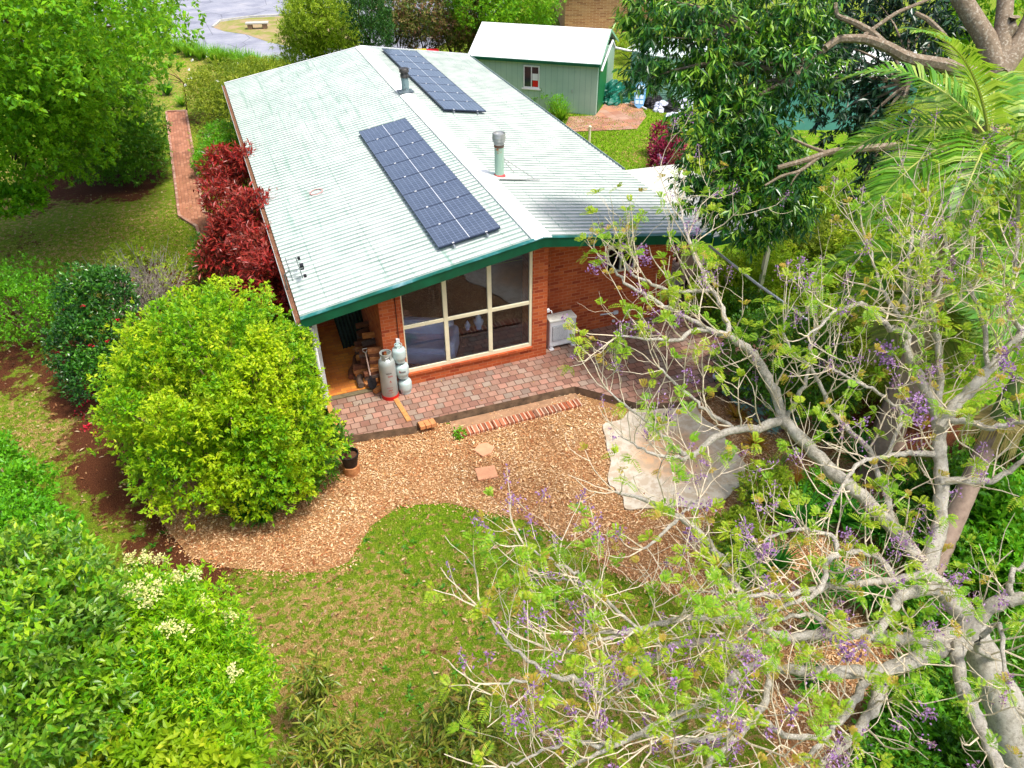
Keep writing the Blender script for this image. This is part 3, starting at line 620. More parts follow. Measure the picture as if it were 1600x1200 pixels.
# ---- flues
def rustmat(name, base, rust, lo):
    t = NT(name); f = t.ramp(t.noise(t.pos(), 5, 5, .75), [(lo, (0, 0, 0)), (lo+.1, (1, 1, 1))]); return t.fin(t.mix(f, lin(base), lin(rust)), .55, .4, .15)
m_flue = rustmat("flue_green", (160, 190, 172), (176, 112, 66), .55); m_flue2 = rustmat("flue_grey", (120, 144, 146), (70, 76, 84), .52); m_rust = rustmat("flue_rust", (120, 72, 50), (90, 84, 78), .5)
m_steel = paint("galvanised", (178, 180, 178), .35, .15, 7, .5)
fx, fy = .40, 3.86; fz = rfz(fx)
mb = MB(); mb.lathe([(.125, 0), (.12, .03), (.12, .86)], (fx, fy, fz), 24); fl = mb.build("flue", m_flue, house, smooth=True)
mb = MB(); mb.lathe([(.122, .86), (.135, .88), (.135, .93), (.165, .95), (.165, 1.0), (.172, 1.01), (.172, 1.06), (.165, 1.07), (.165, 1.14), (.155, 1.16), (.14, 1.12)], (fx, fy, fz), 24); mb.build("cowl", m_steel, fl, smooth=True)
mb = MB(); mb.lathe([(.125, .8), (.13, .81), (.13, .88), (.125, .89)], (fx, fy, fz), 24); mb.build("band", m_rust, fl)
mb = MB(); mb.lathe([(.128, .0), (.165, .01), (.13, .07), (.122, .075)], (fx, fy, fz+.02), 24); mb.build("collar", paint("red_sealant", (198, 84, 84), .7, .2, 12), fl, smooth=True)
mb = MB(); mb.add([(fx-.22, fy-.3, rfz(fx-.22)+.05), (fx+.75, fy-.3, rfz(fx+.75)+.05), (fx+.35, fy+.28, rfz(fx+.35)+.05), (fx-.22, fy+.28, rfz(fx-.22)+.05)], [(0, 1, 2, 3)]); mb.build("flashing", paint("flashing", (206, 222, 208), .6, .1, 4), fl)
mb = MB(); mb.tube([(fx+.1, fy, fz+.5), (fx+.9, fy-.25, rfz(fx+.9)+.05)], .012, 5); mb.tube([(fx+.1, fy, fz+.45), (fx+.5, fy+.25, rfz(fx+.5)+.05)], .012, 5); mb.tube([(fx-.1, fy-.32, rfz(fx-.1)+.07), (fx+1, fy-.32, rfz(fx+1)+.07)], .014, 5); mb.build("brace", m_steel, fl)
fx, fy = .02, 11.8; fz = RZ
mb = MB(); mb.lathe([(.13, 0), (.12, .03), (.12, .62)], (fx, fy, fz), 24); fl = mb.build("flue", m_flue2, house, smooth=True)
mb = MB(); mb.lathe([(.122, .5), (.14, .52), (.14, .6), (.125, .62), (.125, .66), (.16, .68), (.16, .78), (.14, .8)], (fx, fy, fz), 24); mb.build("cowl", paint("sooty_steel", (88, 86, 84), .5, .4, 8, .3), fl, smooth=True)
mb = MB(); mb.obox((fx, fy, fz+.055), (.5, .4, .02)); mb.lathe([(.2, .05), (.13, .12)], (fx, fy, fz), 20, False); mb.build("flashing", paint("lead", (92, 106, 112), .7, .2, 6), fl)
vp = g(493, 293, 2.86); mb = MB(); mb.tube([(vp[0]+.17*cos(a), vp[1]+.17*sin(a), rfz(vp[0]+.17*cos(a))+.045) for a in np.linspace(0, 2*pi, 21)], .014, 5); mb.build("patched_ring", paint("old_sealant", (196, 150, 144), .8, .1, 9), house)
# ---- solar arrays
t = NT("solar_cells"); o = t.objc(); sx = t.n("SeparateXYZ"); t.set(sx.inputs[0], o)
def grid(sock, per, ph, wd):
    u = t.math('FRACT', t.math('ADD', t.math('DIVIDE', sock, per), ph)); d = t.math('ABSOLUTE', t.math('SUBTRACT', u, .5)); return t.math('GREATER_THAN', d, .5-wd)
l1 = grid(sx.outputs[0], .1215, .0, .035); l2 = grid(sx.outputs[1], .1215, .5, .035)
mid = t.math('LESS_THAN', t.math('ABSOLUTE', sx.outputs[0]), .007)
cell = t.mix(t.noise(o, 3.0, 3), lin((58, 68, 86)), lin((88, 98, 114)))
col = t.mix(t.math('MULTIPLY', t.math('MAXIMUM', l1, l2), .42), cell, lin((150, 165, 196))); col = t.mix(mid, col, lin((220, 224, 228)))
m_cell = t.fin(col, .22, .5); m_cell.node_tree.nodes["Principled BSDF"].inputs['Coat Weight'].default_value = .4; m_cell.node_tree.nodes["Principled BSDF"].inputs['Coat Roughness'].default_value = .05
m_alu = paint("aluminium", (176, 182, 190), .35, .05, 5, .6); m_pf = paint("panel_frame", (60, 70, 92), .4, .05, 5, .4)
def array(label, xm, y0, sgn, wid=1.50, pit=1.044):
    th = math.atan(SLP)*sgn; t_ = thing("solar_array", label, "solar panels", (xm, y0+4*pit, rfz(xm)+.115)); t_.rotation_euler = (0, th, 0)
    pm = None; parts = []
    mb = MB(); mb.box((-wid/2+.012, -pit/2+.016, -.012), (wid/2-.012, pit/2-.016, .016))
    me1 = None
    for i in range(8):
        y = -4*pit+(i+.5)*pit
        if i == 0:
            o1 = mb.build("solar_panel", m_cell, t_, world=False); me1 = o1.data
            fr = MB(); a, b = wid/2-.004, pit/2-.005
            fr.box((-a, -b, -.018), (a, -b+.011, .02)); fr.box((-a, b-.011, -.018), (a, b, .02)); fr.box((-a, -b+.011, -.018), (-a+.012, b-.011, .02)); fr.box((a-.012, -b+.011, -.018), (a, b-.011, .02))
            f1 = fr.build("panel_frame", m_pf, o1, world=False); ms = f1.data
        else:
            o1 = bpy.data.objects.new("solar_panel", me1); COL.objects.link(o1); o1.parent = t_
            f1 = bpy.data.objects.new("panel_frame", ms); COL.objects.link(f1); f1.parent = o1
        o1.location = (0, y, 0)
    for x in (-.40, .40):
        r_ = MB(); r_.box((x-.02, -4*pit-.09, -.07), (x+.02, 4*pit+.06, -.02)); r_.build("rail", m_alu, t_, world=False)
    cl = MB(); cl.box((-.025, -.018, .017), (.025, .018, .026)); cme = None
    for i in range(9):
        for x in (-.40, .40):
            o_ = cl.build("clamp", m_white, t_, world=False) if cme is None else bpy.data.objects.new("clamp", cme)
            if cme is None: cme = o_.data
            else: COL.objects.link(o_); o_.parent = t_
            o_.location = (x, -4*pit+i*pit, .002)
    for x in (-.40, .40):
        for y in np.arange(-4, 4.1, 2):
            f_ = MB(); f_.box((x-.02, y-.02, -.12), (x+.02, y+.02, -.07)); f_.build("foot", m_alu, t_, world=False)
    return t_
array("row of eight blue solar panels on the nearer left roof slope", -1.42, .86, -1)
array("row of eight dark solar panels on the far right roof slope behind the grey flue", 1.38, 9.6, 1, wid=1.42)

# ------------------------------------------------------------------ behind the glass
m_cloth = paint("pale_blue_cover", (232, 240, 255), .9, .08, 3)
sf = thing("sofa", "pale sofa under a loose cover behind the lower left pane", "sofa", (-2.72, 1.45, .05), R(-26))
def soft_box(name, c, s, parent, mat, bev=.07):
    mb = MB(); mb.obox(c, s); o = mb.build(name, mat, parent, world=False, bevel=bev); o.modifiers['bevel'].segments = 4; return o
soft_box("seat", (0, 0, .22), (1.7, .85, .42), sf, m_cloth); soft_box("backrest", (0, .42, .5), (1.75, .28, .55), sf, m_cloth, .1)
soft_box("armrest", (.88, -.02, .36), (.26, .9, .62), sf, m_cloth, .1); soft_box("armrest", (-.88, -.02, .36), (.26, .9, .62), sf, m_cloth, .1)
mb = MB(); mb.obox((0, -.44, .16), (1.7, .02, .3)); mb.build("skirt", m_cloth, sf, world=False)
tb = thing("side_table", "low dark table with two white jars behind the lower middle pane", "table", (-1.2, 1.55, .05))
mb = MB(); mb.box((-.4, -.25, .3), (.4, .25, .34)); mb.build("table_top", m_blk, tb, world=False)
for sx_ in (-.36, .36):
    for sy_ in (-.21, .21): mb = MB(); mb.box((sx_-.02, sy_-.02, 0), (sx_+.02, sy_+.02, .3)); mb.build("leg", m_blk, tb, world=False)
m_porc = paint("porcelain", (225, 235, 245), .2, .05, 6)
def jar(x, y, s, lb):
    o = thing("ginger_jar", lb, "vase", (x, y, .392), 0, "white jars on the low table")
    mb = MB(); mb.lathe([(.07*s, 0), (.06*s, .02*s), (.09*s, .1*s), (.125*s, .19*s), (.12*s, .24*s), (.06*s, .29*s), (.06*s, .31*s)], (0, 0, 0), 20); mb.build("body", m_porc, o, True, world=False)
    mb = MB(); mb.lathe([(.075*s, .31*s), (.07*s, .34*s), (.03*s, .38*s), (.012*s, .4*s), (.018*s, .43*s)], (0, 0, 0), 16); mb.build("lid", m_porc, o, True, world=False)
jar(-1.08, 1.5, 1.0, "larger white lidded jar behind the lower middle pane"); jar(-1.36, 1.55, .62, "smaller white lidded jar left of the larger one, behind the lower middle pane")

# ------------------------------------------------------------------ things on the patio and porch
ac = thing("air_conditioner", "white outdoor air conditioner unit standing against the brick wall", "air conditioner", (.78, .62, 0))
mb = MB(); mb.box((-.36, -.16, .07), (.36, .17, .83)); o = mb.build("casing", m_white, ac, world=False, bevel=.035); o.modifiers['bevel'].segments = 3
mb = MB(); mb.box((-.37, -.17, .785), (.37, .18, .85)); mb.build("lid", paint("ac_lid", (216, 216, 206), .6, .15, 5), ac, world=False, bevel=.02)
mb = MB(); mb.box((-.29, -.172, .26), (.12, -.162, .68)); mb.build("grille_backing", paint("grille_dark", (128, 136, 140), .7, .08, 6), ac, world=False)
mb = MB()
for i in range(17): mb.box((-.285, -.182, .275+i*.024), (.115, -.172, .283+i*.024))
for i in range(5): mb.box((-.25+i*.08, -.186, .27), (-.245+i*.08, -.182, .67))
mb.build("grille", m_white, ac, world=False)
for x in (-.3, .3): mb = MB(); mb.box((x-.06, -.2, 0), (x+.06, .2, .035)); mb.box((x-.03, -.18, .035), (x+.03, .18, .07)); mb.build("foot", m_white, ac, world=False)
mb = MB(); mb.tube([(.36, .1, .3), (.42, .12, .28), (.44, .2, .2), (.45, .3, .25)], .02, 6); mb.build("pipe", m_white, ac, True, world=False)
mb = MB(); mb.obox((1.5, .62, .04), (.5, .42, .07), .1); mb.obox((1.46, .6, .09), (.24, .12, .03), .5)
tag(mb.build("stone_slab", brickmat("old_slab", [(176, 120, 78), (200, 160, 120), (150, 128, 104)], (120, 90, 66), .23, .2, .01, 'floor'), loc=(1.5, .62, 0), bevel=.01), "low mossy slab of bricks right of the air conditioner", "slab")
# large gas bottle
m_gas = paint("gas_grey", (176, 182, 178), .35, .08, 4, .3, .5); m_red = paint("signal_red", (206, 30, 26), .5, .08, 8); m_ink = paint("red_ink", (178, 70, 66), .6, .1, 20); m_ink2 = paint("black_ink", (60, 40, 44), .6, .1, 20)
gb = thing("gas_bottle", "tall grey gas bottle with a red foot ring beside the firewood", "gas bottle", (-3.76, .06, 0))
mb = MB(); mb.lathe([(.175, .06), (.19, .09), (.19, .93), (.175, 1.01), (.12, 1.07), (.07, 1.09)], (0, 0, 0), 32); mb.build("body", m_gas, gb, True, world=False)
mb = MB(); mb.lathe([(.17, 0), (.195, .0), (.195, .1), (.18, .1)], (0, 0, 0), 32); mb.build("foot_ring", m_red, gb, world=False)
mb = MB()
for z0_, z1_ in ((1.0, 1.06), (1.17, 1.22)): mb.lathe([(.122, z0_), (.135, z0_), (.135, z1_), (.122, z1_), (.122, z0_)], (0, 0, 0), 28, False)
for k in range(4):
    a0 = k*pi/2+.5; mb.prism([(.123*cos(a0), .123*sin(a0)), (.134*cos(a0), .134*sin(a0)), (.134*cos(a0+.7), .134*sin(a0+.7)), (.123*cos(a0+.7), .123*sin(a0+.7))], 'z', 1.05, 1.18)
mb.build("collar", m_gas, gb, world=False)
mb = MB(); mb.lathe([(.03, 1.08), (.035, 1.1), (.02, 1.14), (.03, 1.15), (.03, 1.17)], (0, 0, 0), 12); mb.build("valve", paint("brass", (150, 120, 70), .4, .1, 9, .6), gb, world=False)
def curved_mark(mb, r, a, z, wa, h):
    n = 4; V = []
    for i in range(n+1):
        t_ = a+wa*(i/n-.5)
        for q in (z, z+h): V.append((r*cos(t_), r*sin(t_), q))
    mb.add(V, [(2*i, 2*i+2, 2*i+3, 2*i+1) for i in range(n)])
mb = MB()
for k in range(9): curved_mark(mb, .192, -1.95+k*.075, .74+(.012 if k % 3 == 0 else 0), .05, .035-.008*(k % 2))
mb.build("stencil", m_ink2, gb, world=False)
mb = MB()
for k in range(6): curved_mark(mb, .192, -1.75+k*.1, .66-.01*(k % 2), .06, .04)
for k in range(5): curved_mark(mb, .192, -1.62+.04*k, .50+.02*k if k < 3 else .58-.02*k, .05, .03)
for k in range(7): curved_mark(mb, .192, -2.0+k*.1, .36, .08, .012)
for k in range(7): curved_mark(mb, .192, -2.0+k*.1, .22, .08, .012)
for k in range(4): curved_mark(mb, .192, -1.85+k*.13, .27+.015*(k % 2), .09, .03)
mb.build("stencil", m_ink, gb, world=False)
m_gasb = paint("bottle_pale", (196, 216, 214), .4, .07, 5, .2, .5)
proto = None
for i, lb in enumerate(("bottom pale gas bottle of the leaning stack of three", "middle pale gas bottle of the stack of three, with a red mark", "top pale gas bottle of the stack of three")):
    r_ = thing("small_gas_bottle", lb, "gas bottle", (-3.385-.03*i, .10+.01*i, .002+.44*i), .3*i, "stack of three small gas bottles by the window")
    if i == 0:
        mb = MB(); mb.lathe([(.10, .04), (.15, .09), (.157, .14), (.157, .27), (.145, .32), (.09, .365), (.05, .37)], (0, 0, 0), 28); a_ = mb.build("body", m_gasb, r_, True, world=False)
        mb = MB(); mb.lathe([(.115, 0), (.125, 0), (.125, .07), (.115, .07), (.115, 0)], (0, 0, 0), 24, False); b_ = mb.build("foot_ring", m_gasb, r_, world=False)
        mb = MB()
        for z0_, z1_ in ((.35, .375), (.415, .438)): mb.lathe([(.082, z0_), (.09, z0_), (.09, z1_), (.082, z1_), (.082, z0_)], (0, 0, 0), 20, False)
        for k in range(3):
            a0 = k*2.1+.5; mb.prism([(.082*cos(a0), .082*sin(a0)), (.09*cos(a0), .09*sin(a0)), (.09*cos(a0+.9), .09*sin(a0+.9)), (.082*cos(a0+.9), .082*sin(a0+.9))], 'z', .37, .42)
        mb.lathe([(.02, .36), (.025, .39), (.015, .41)], (0, 0, 0), 8); c_ = mb.build("collar", m_gasb, r_, world=False); proto = (a_, b_, c_)
    else:
        for o_ in proto: q_ = o_.copy(); COL.objects.link(q_); q_.parent = r_
    if i == 1:
        mb = MB(); [curved_mark(mb, .159, -2.3+k*.16, .19, .1, .05) for k in range(5)]; mb.build("stencil", m_ink2, r_, world=False)
        mb = MB(); curved_mark(mb, .16, -2.45, .2, .12, .05); mb.build("stencil", m_red, r_, world=False)
# firewood: split logs on the porch along the pier wall
m_woods = [barkmat("split_wood", (150, 92, 56), (196, 140, 92), 12), barkmat("split_wood_dark", (86, 54, 42), (130, 84, 60), 12), barkmat("split_wood_orange", (186, 110, 58), (212, 146, 84), 10), barkmat("bark_wood", (84, 68, 60), (122, 102, 90), 14)]
logm = []
for k, m_ in enumerate(m_woods):
    mb = MB(); mb.prism([(-.07, -.04), (.06, -.05), (.085, .02), (.01, .065), (-.06, .04)], 'y', -.17, .17); o = mb.build("log_proto", m_, None, world=False, bevel=.006); logm.append(o.data); bpy.data.objects.remove(o)
k = 0
for row in range(10):
    for col_ in range(5):
        if row > 8-col_*.4-(col_ > 2)*1.2 and rng.random() < .8: continue
        o = bpy.data.objects.new("firewood_log", logm[int(rng.integers(0, 4))]); COL.objects.link(o)
        o.location = (-3.86-.05*rng.random()-.16*(col_ % 2)-(.18 if row < 4 and col_ < 3 else 0), .62+col_*.34, .085+row*.098); o.rotation_euler = (rng.normal(0, .1), rng.normal(0, .15), pi/2+rng.normal(0, .22))
        tag(o, "split log in the firewood stack against the porch wall", "firewood", "split logs stacked in the porch"); k += 1
for i, (x, y, rz, m_) in enumerate(((-4.28, .95, 1.45, 3), (-4.33, 1.35, 1.2, 1))):
    mb = MB(); P = [(-.42, 0, 0), (-.2, .02, .01), (.1, -.02, 0), (.4, .02, .02)]; mb.tube(P, [.075, .085, .08, .07], 9); o = mb.build("round_log", m_woods[m_], None, smooth=True, world=False); o.location = (x, y, .13); o.rotation_euler = (0, 0, rz)
    tag(o, ("grey round log lying at the foot of the firewood stack, nearer the patio", "dark round log lying beside the firewood stack, further under the roof")[i], "log")
mb = MB(); mb.obox((-3.98, .33, .06), (.24, .11, .07), .5); tag(mb.build("loose_brick", paint("orange_brick", (196, 128, 76), .85, .15, 8), loc=(-3.98, .33, .02), bevel=.004), "loose orange brick lying left of the tall gas bottle", "brick")
# shovel
sh = thing("shovel", "shovel with a pale handle and black blade leaning on the firewood", "shovel", (-4.08, .42, .03)); sh.rotation_euler = (R(-14), R(-2), 0)
mb = MB(); mb.tube([(0, 0, .3), (0, 0, .92)], .016, 8); mb.build("shaft", paint("ash_handle", (214, 184, 168), .6, .08, 5), sh, world=False)
mb = MB(); mb.tube([(0, 0, .92), (-.05, 0, .98), (-.055, 0, 1.03), (.055, 0, 1.03), (.05, 0, .98), (0, 0, .92)], .012, 6); mb.build("grip", paint("grip_grey", (180, 176, 170), .6, .08, 5), sh, world=False)
mb = MB(); mb.add([(-.1, -.03, .28), (0, -.0, .28), (.1, -.03, .28), (-.1, -.04, .1), (0, -.01, .08), (.1, -.04, .1), (0, -.03, 0)], [(0, 1, 4, 3), (1, 2, 5, 4), (3, 4, 6), (4, 5, 6)]); mb.tube([(0, -.005, .22), (0, 0, .36)], [.03, .018], 8)
bl = mb.build("blade", paint("black_steel", (58, 56, 60), .5, .2, 9, .4), sh, world=False); bl.modifiers.new('s', 'SOLIDIFY').thickness = .006
# corrugated offcuts leaning at the back of the porch
def corr(name, w_, l_, mat, n=9, amp=.018, parent=None):
    mb = MB(); k = n*6; V = []
    for j in range(2):
        for i in range(k+1): V.append((-w_/2+w_*i/k, -l_/2+l_*j, amp*cos(i/6*2*pi)))
    N = len(V); V += [(a, b, c-.004) for a, b, c in V]; F = [(i, i+1, k+2+i, k+1+i) for i in range(k)]; F += [tuple(v+N for v in f[::-1]) for f in F]
    for i in range(k): F += [(i+1, i, N+i, N+i+1), (k+1+i, k+2+i, N+k+2+i, N+k+1+i)]
    return mb.add(V, F).build(name, mat, parent, world=False)
o = corr("roofing_sheet", .85, 1.5, paint("dark_green_sheet", (42, 56, 48), .5, .3, 3)); o.location = (-4.05, 2.75, .62); o.rotation_euler = (R(62), 0, R(12)); tag(o, "dark ribbed roofing offcut leaning at the back of the porch", "roofing sheet")
# pot on a log round, weeds
mb = MB(); c = g(550, 738); pot = thing("plant_pot", "black plastic pot with a small leafy plant on a log round", "plant pot", (c[0], c[1], GZ+.22))
mb.lathe([(.14, .0), (.19, .26), (.2, .27), (.2, .31), (.18, .31), (.175, .24)], (0, 0, 0), 24, False); mb.lathe([(.01, .0), (.14, .0)], (0, 0, 0), 24, False); mb.build("pot", m_blk, pot, True, world=False)
mb = MB(); mb.lathe([(.165, .235), (.01, .25)], (0, 0, 0), 20, False); mb.build("potting_soil", barkmat("soil_dark", (56, 36, 28), (110, 76, 54), 40), pot, world=False)
L_shr = lambda nm, cols, **k: leafmat(nm, cols, **k)
m_bark = barkmat("twig_bark", (110, 90, 70), (160, 138, 112), 14); m_barkd = barkmat("dark_bark", (74, 56, 44), (112, 90, 72), 12)
lm_mid = leafmat("leaf_mid", [(70, 144, 16), (96, 172, 24), (124, 192, 34), (84, 156, 22)], .4, .38)
crown("foliage", [(c[0], c[1], GZ+.62, .12, .12, .16)], 60, .09, .04, lm_mid, pot, per=3, bumpy=0)
mb = MB(); mb.lathe([(.17, 0), (.18, .1), (.175, .22)], (0, 0, 0), 18); o = mb.build("log_round", m_woods[0], None, True, world=False); o.location = (c[0], c[1], GZ); tag(o, "short log round under the black plant pot", "log")
p_ = g(719, 682); tag(crown("weed", [(p_[0], p_[1], GZ+.08, .12, .12, .1)], 120, .07, .035, lm_mid, None, per=3, bumpy=0), "small green weed growing at the left end of the brick step", "weed")
# antenna on the left eave
an = thing("antenna", "small metal antenna mounted above the left eave near the roof corner", "antenna", (-5.5, 1.5, 2.45))
m_ant = paint("antenna_metal", (118, 130, 126), .4, .1, 9, .6)
mb = MB(); mb.tube([(0, 0, -.1), (0, 0, .35), (.12, 0, .42)], .015, 6); mb.build("mast", m_ant, an, world=False)
mb = MB(); mb.tube([(.12, -.5, .42), (.12, .65, .42)], .012, 5); mb.tube([(.34, -.45, .42), (.34, .6, .42)], .012, 5); mb.build("boom", m_ant, an, world=False)
mb = MB()
for y in (-.35, 0, .3, .5): mb.tube([(.06, y, .43), (.42, y, .43)], .009, 5)
mb.build("element", m_ant, an, world=False)
mb = MB(); mb.obox((.40, .08, .43), (.08, .14, .1)); mb.obox((.40, -.38, .43), (.06, .08, .05)); mb.obox((.40, .5, .43), (.06, .08, .05)); mb.build("junction_box", m_blk, an, world=False)
# rusty corrugated sheets right of the drop sheet with a brick on top
m_rust2 = rustmat("rusty_green_sheet", (128, 168, 152), (122, 78, 58), .46)
rs = [(4.05, -3.2, .12, .25, "rusty green corrugated sheet lying lowest beside the drop sheet"), (4.25, -3.05, .17, .02, "rusty green corrugated sheet lying on top of the lower one")]
for x, y, z, rz, lb in rs:
    o = corr("corrugated_sheet", .85, 1.9, m_rust2, 9); o.location = (x, y, GZ+z); o.rotation_euler = (R(4), R(-6), rz-.1); tag(o, lb, "roofing sheet", "rusty corrugated sheets on the ground")
mb = MB(); mb.obox((4.3, -2.55, GZ+.27), (.3, .13, .08), .1); tag(mb.build("red_brick", paint("brick_red", (190, 84, 46), .8, .1, 9), loc=(4.3, -2.55, GZ+.2), bevel=.006), "orange red brick weighing down the corrugated sheets", "brick")
lp = thing("garden_lamp", "small white garden lamp beside the corrugated sheets", "lamp", (3.55, -2.2, GZ))
mb = MB(); mb.tube([(0, 0, 0), (0, 0, .3)], .015, 8); mb.build("stake", m_blk, lp, world=False); mb = MB(); mb.lathe([(.03, .3), (.07, .34), (.075, .4), (.03, .43)], (0, 0, 0), 14); mb.build("lamp_head", m_white, lp, True, world=False)
# outdoor setting under the awning
m_teak = paint("brown_timber", (122, 74, 56), .7, .15, 6); m_mauve = paint("chair_fabric", (176, 158, 168), .9, .1, 5); m_tan = paint("tan_cushion", (186, 158, 138), .9, .1, 5)
ot = thing("outdoor_table", "brown outdoor table under the awning at the house corner", "table", (5.35, 3.0, 0), .2)
mb = MB(); mb.box((-.7, -.4, .68), (.7, .4, .73)); mb.build("table_top", m_teak, ot, world=False, bevel=.01)
for sx_ in (-.62, .62):
    for sy_ in (-.33, .33): mb = MB(); mb.box((sx_-.04, sy_-.04, 0), (sx_+.04, sy_+.04, .68)); mb.build("leg", m_teak, ot, world=False)
for x, y, rz, m_, lb in ((4.6, 1.7, .3, m_mauve, "mauve outdoor chair at the brick corner of the house"), (5.4, 2.0, -.1, m_tan, "tan outdoor chair in front of the brown table")):
    ch = thing("outdoor_chair", lb, "chair", (x, y, 0), rz, "chairs under the awning")
    mb = MB(); mb.box((-.25, -.25, .4), (.25, .25, .47)); mb.build("seat", m_, ch, world=False, bevel=.02); mb = MB(); mb.obox((0, .27, .68), (.5, .05, .5), 0, 0, R(-8)); mb.build("backrest", m_, ch, world=False, bevel=.02)
    for sx_ in (-.22, .22):
        for sy_ in (-.22, .22): mb = MB(); mb.box((sx_-.02, sy_-.02, 0), (sx_+.02, sy_+.02, .4)); mb.build("leg", m_blk, ch, world=False)
# long white pole standing in the shrubs
pa, pb = g(1108, 384, 1.6), g(1262, 500, 1.2)
mb = MB(); mb.tube([pa, (pa+pb)/2+np.array([0, 0, -.05]), pb], .035, 8); o = mb.build("white_pole", m_white, loc=tuple(pa), smooth=True); tag(o, "long white pole lying slantwise over the shrubs right of the awning", "pole")

# ------------------------------------------------------------------ shed, tank and the rest behind the house
m_shed = NT("shed_cladding"); t = m_shed; o = t.objc(); s_ = t.n("SeparateXYZ"); t.set(s_.inputs[0], o)
u = t.math('FRACT', t.math('MULTIPLY', t.math('ADD', s_.outputs[0], s_.outputs[1]), 1/.26)); d = t.ramp(t.math('ABSOLUTE', t.math('SUBTRACT', u, .5)), [(.44, (0, 0, 0)), (.49, (1, 1, 1))])
m_shed = t.fin(t.mix(t.math('MULTIPLY', d, .45), t.ramp(t.noise(o, .8, 4), [(.3, lin((146, 176, 158))), (.7, lin((164, 192, 172)))]), lin((96, 126, 112))), .55, .3)
sd_ = thing("garden_shed", "pale green metal garden shed with a white gable roof and dark green door", "shed", (10.03, 17.5, GZ), math.atan2(3.5, -4.68))
# local x runs along the front wall away from the near corner, local y goes to the left of it, i.e. towards the house; the shed body is at negative y
SL, SW, SH, SR = 5.84, 4.4, 2.22, 3.12
mb = MB(); mb.box((0, -.04, 0), (SL, 0, SH)); mb.box((0, -SW, 0), (SL, -SW+.04, SH)); mb.prism([(-SW+.04, 0), (-.04, 0), (-.04, SH), (-SW/2, SR), (-SW+.04, SH)], 'x', SL-.04, SL)
mb.prism([(-SW+.04, 0), (-2.3, 0), (-2.3, SH+.2), (-SW+.04, SH)], 'x', 0, .04); mb.prism([(-.3, 0), (-.04, 0), (-.04, SH), (-.3, SH+.08)], 'x', 0, .04); mb.prism([(-2.3, 2.12), (-.3, 2.12), (-.3, SH+.08), (-SW/2, SR), (-2.3, SR-.05)], 'x', 0, .04)
mb.build("wall", m_shed, sd_, world=False)
m_sroof = paint("shed_roof", (222, 224, 222), .5, .03, 1.2)
mb = MB()
for y0, z0, y1, z1 in ((.1, SH-.02, -SW/2, SR+.03), (-SW/2, SR+.03, -SW-.1, SH-.02)):
    mb.add([(-.12, y0, z0), (SL+.12, y0, z0), (SL+.12, y1, z1), (-.12, y1, z1), (-.12, y0, z0+.03), (SL+.12, y0, z0+.03), (SL+.12, y1, z1+.03), (-.12, y1, z1+.03)], [(0, 1, 2, 3), (7, 6, 5, 4), (0, 4, 5, 1), (2, 6, 7, 3), (1, 5, 6, 2), (3, 7, 4, 0)])
mb.build("roof", m_sroof, sd_, world=False)
mb = MB(); mb.box((-.1, .1, SH-.11), (SL+.1, .18, SH)); mb.build("gutter", m_green, sd_, world=False)
mb = MB(); mb.prism([(.1, SH-.1), (-SW/2, SR-.05), (-SW-.1, SH-.1), (-SW-.1, SH), (-SW/2, SR+.07), (.1, SH+.01)], 'x', -.15, -.125); mb.build("barge", paint("pale_green_trim", (120, 168, 138), .5, .08, 3), sd_, world=False)
mb = MB(); mb.box((-.03, -2.28, .02), (.015, -.32, 2.1)); mb.build("door", paint("door_green", (30, 118, 66), .5, .1, 3), sd_, world=False)
mb = MB(); mb.box((1.0, .002, .05), (1.85, .012, 1.95)); dr_ = mb.build("side_door", m_shed, sd_, world=False); mb = MB(); mb.box((1.08, .012, .95), (1.12, .05, 1.05)); mb.build("handle", m_alu, dr_, world=False)
mb = MB(); mb.box((2.62, .0, .98), (3.36, .03, 1.04)); mb.box((2.62, .0, 1.9), (3.36, .03, 1.96)); mb.box((2.62, .0, 1.04), (2.67, .03, 1.9)); mb.box((3.31, .0, 1.04), (3.36, .03, 1.9)); mb.box((2.97, .0, 1.04), (3.01, .03, 1.9)); mb.box((2.55, .0, .92), (3.43, .06, .975)); wn = mb.build("window", m_white, sd_, world=False)
mb = MB(); mb.box((2.67, .004, 1.04), (2.97, .01, 1.9)); mb.box((3.01, .004, 1.04), (3.31, .01, 1.9)); mb.build("pane", paint("dark_glass", (40, 52, 60), .08, .1, 2, 0, .8), wn, world=False)
mb = MB(); mb.box((2.69, .011, 1.05), (2.93, .014, 1.32)); mb.build("red_bucket", m_red, wn, world=False)
mb = MB(); mb.box((2.69, .011, 1.33), (2.95, .014, 1.62)); mb.build("white_sheet", m_white, wn, world=False)
mb = MB(); mb.tube([(-.2, .2, SH-.25), (-.22, .1, SH-.12), (-.22, -1.2, SH+.24), (-.24, -2.1, SH+.5), (-.3, -2.5, SH+.12), (-.9, -3.0, SH-.1), (-2.2, -3.4, SH-.12)], .05, 8); mb.build("drain_pipe", m_white, sd_, True, world=False)
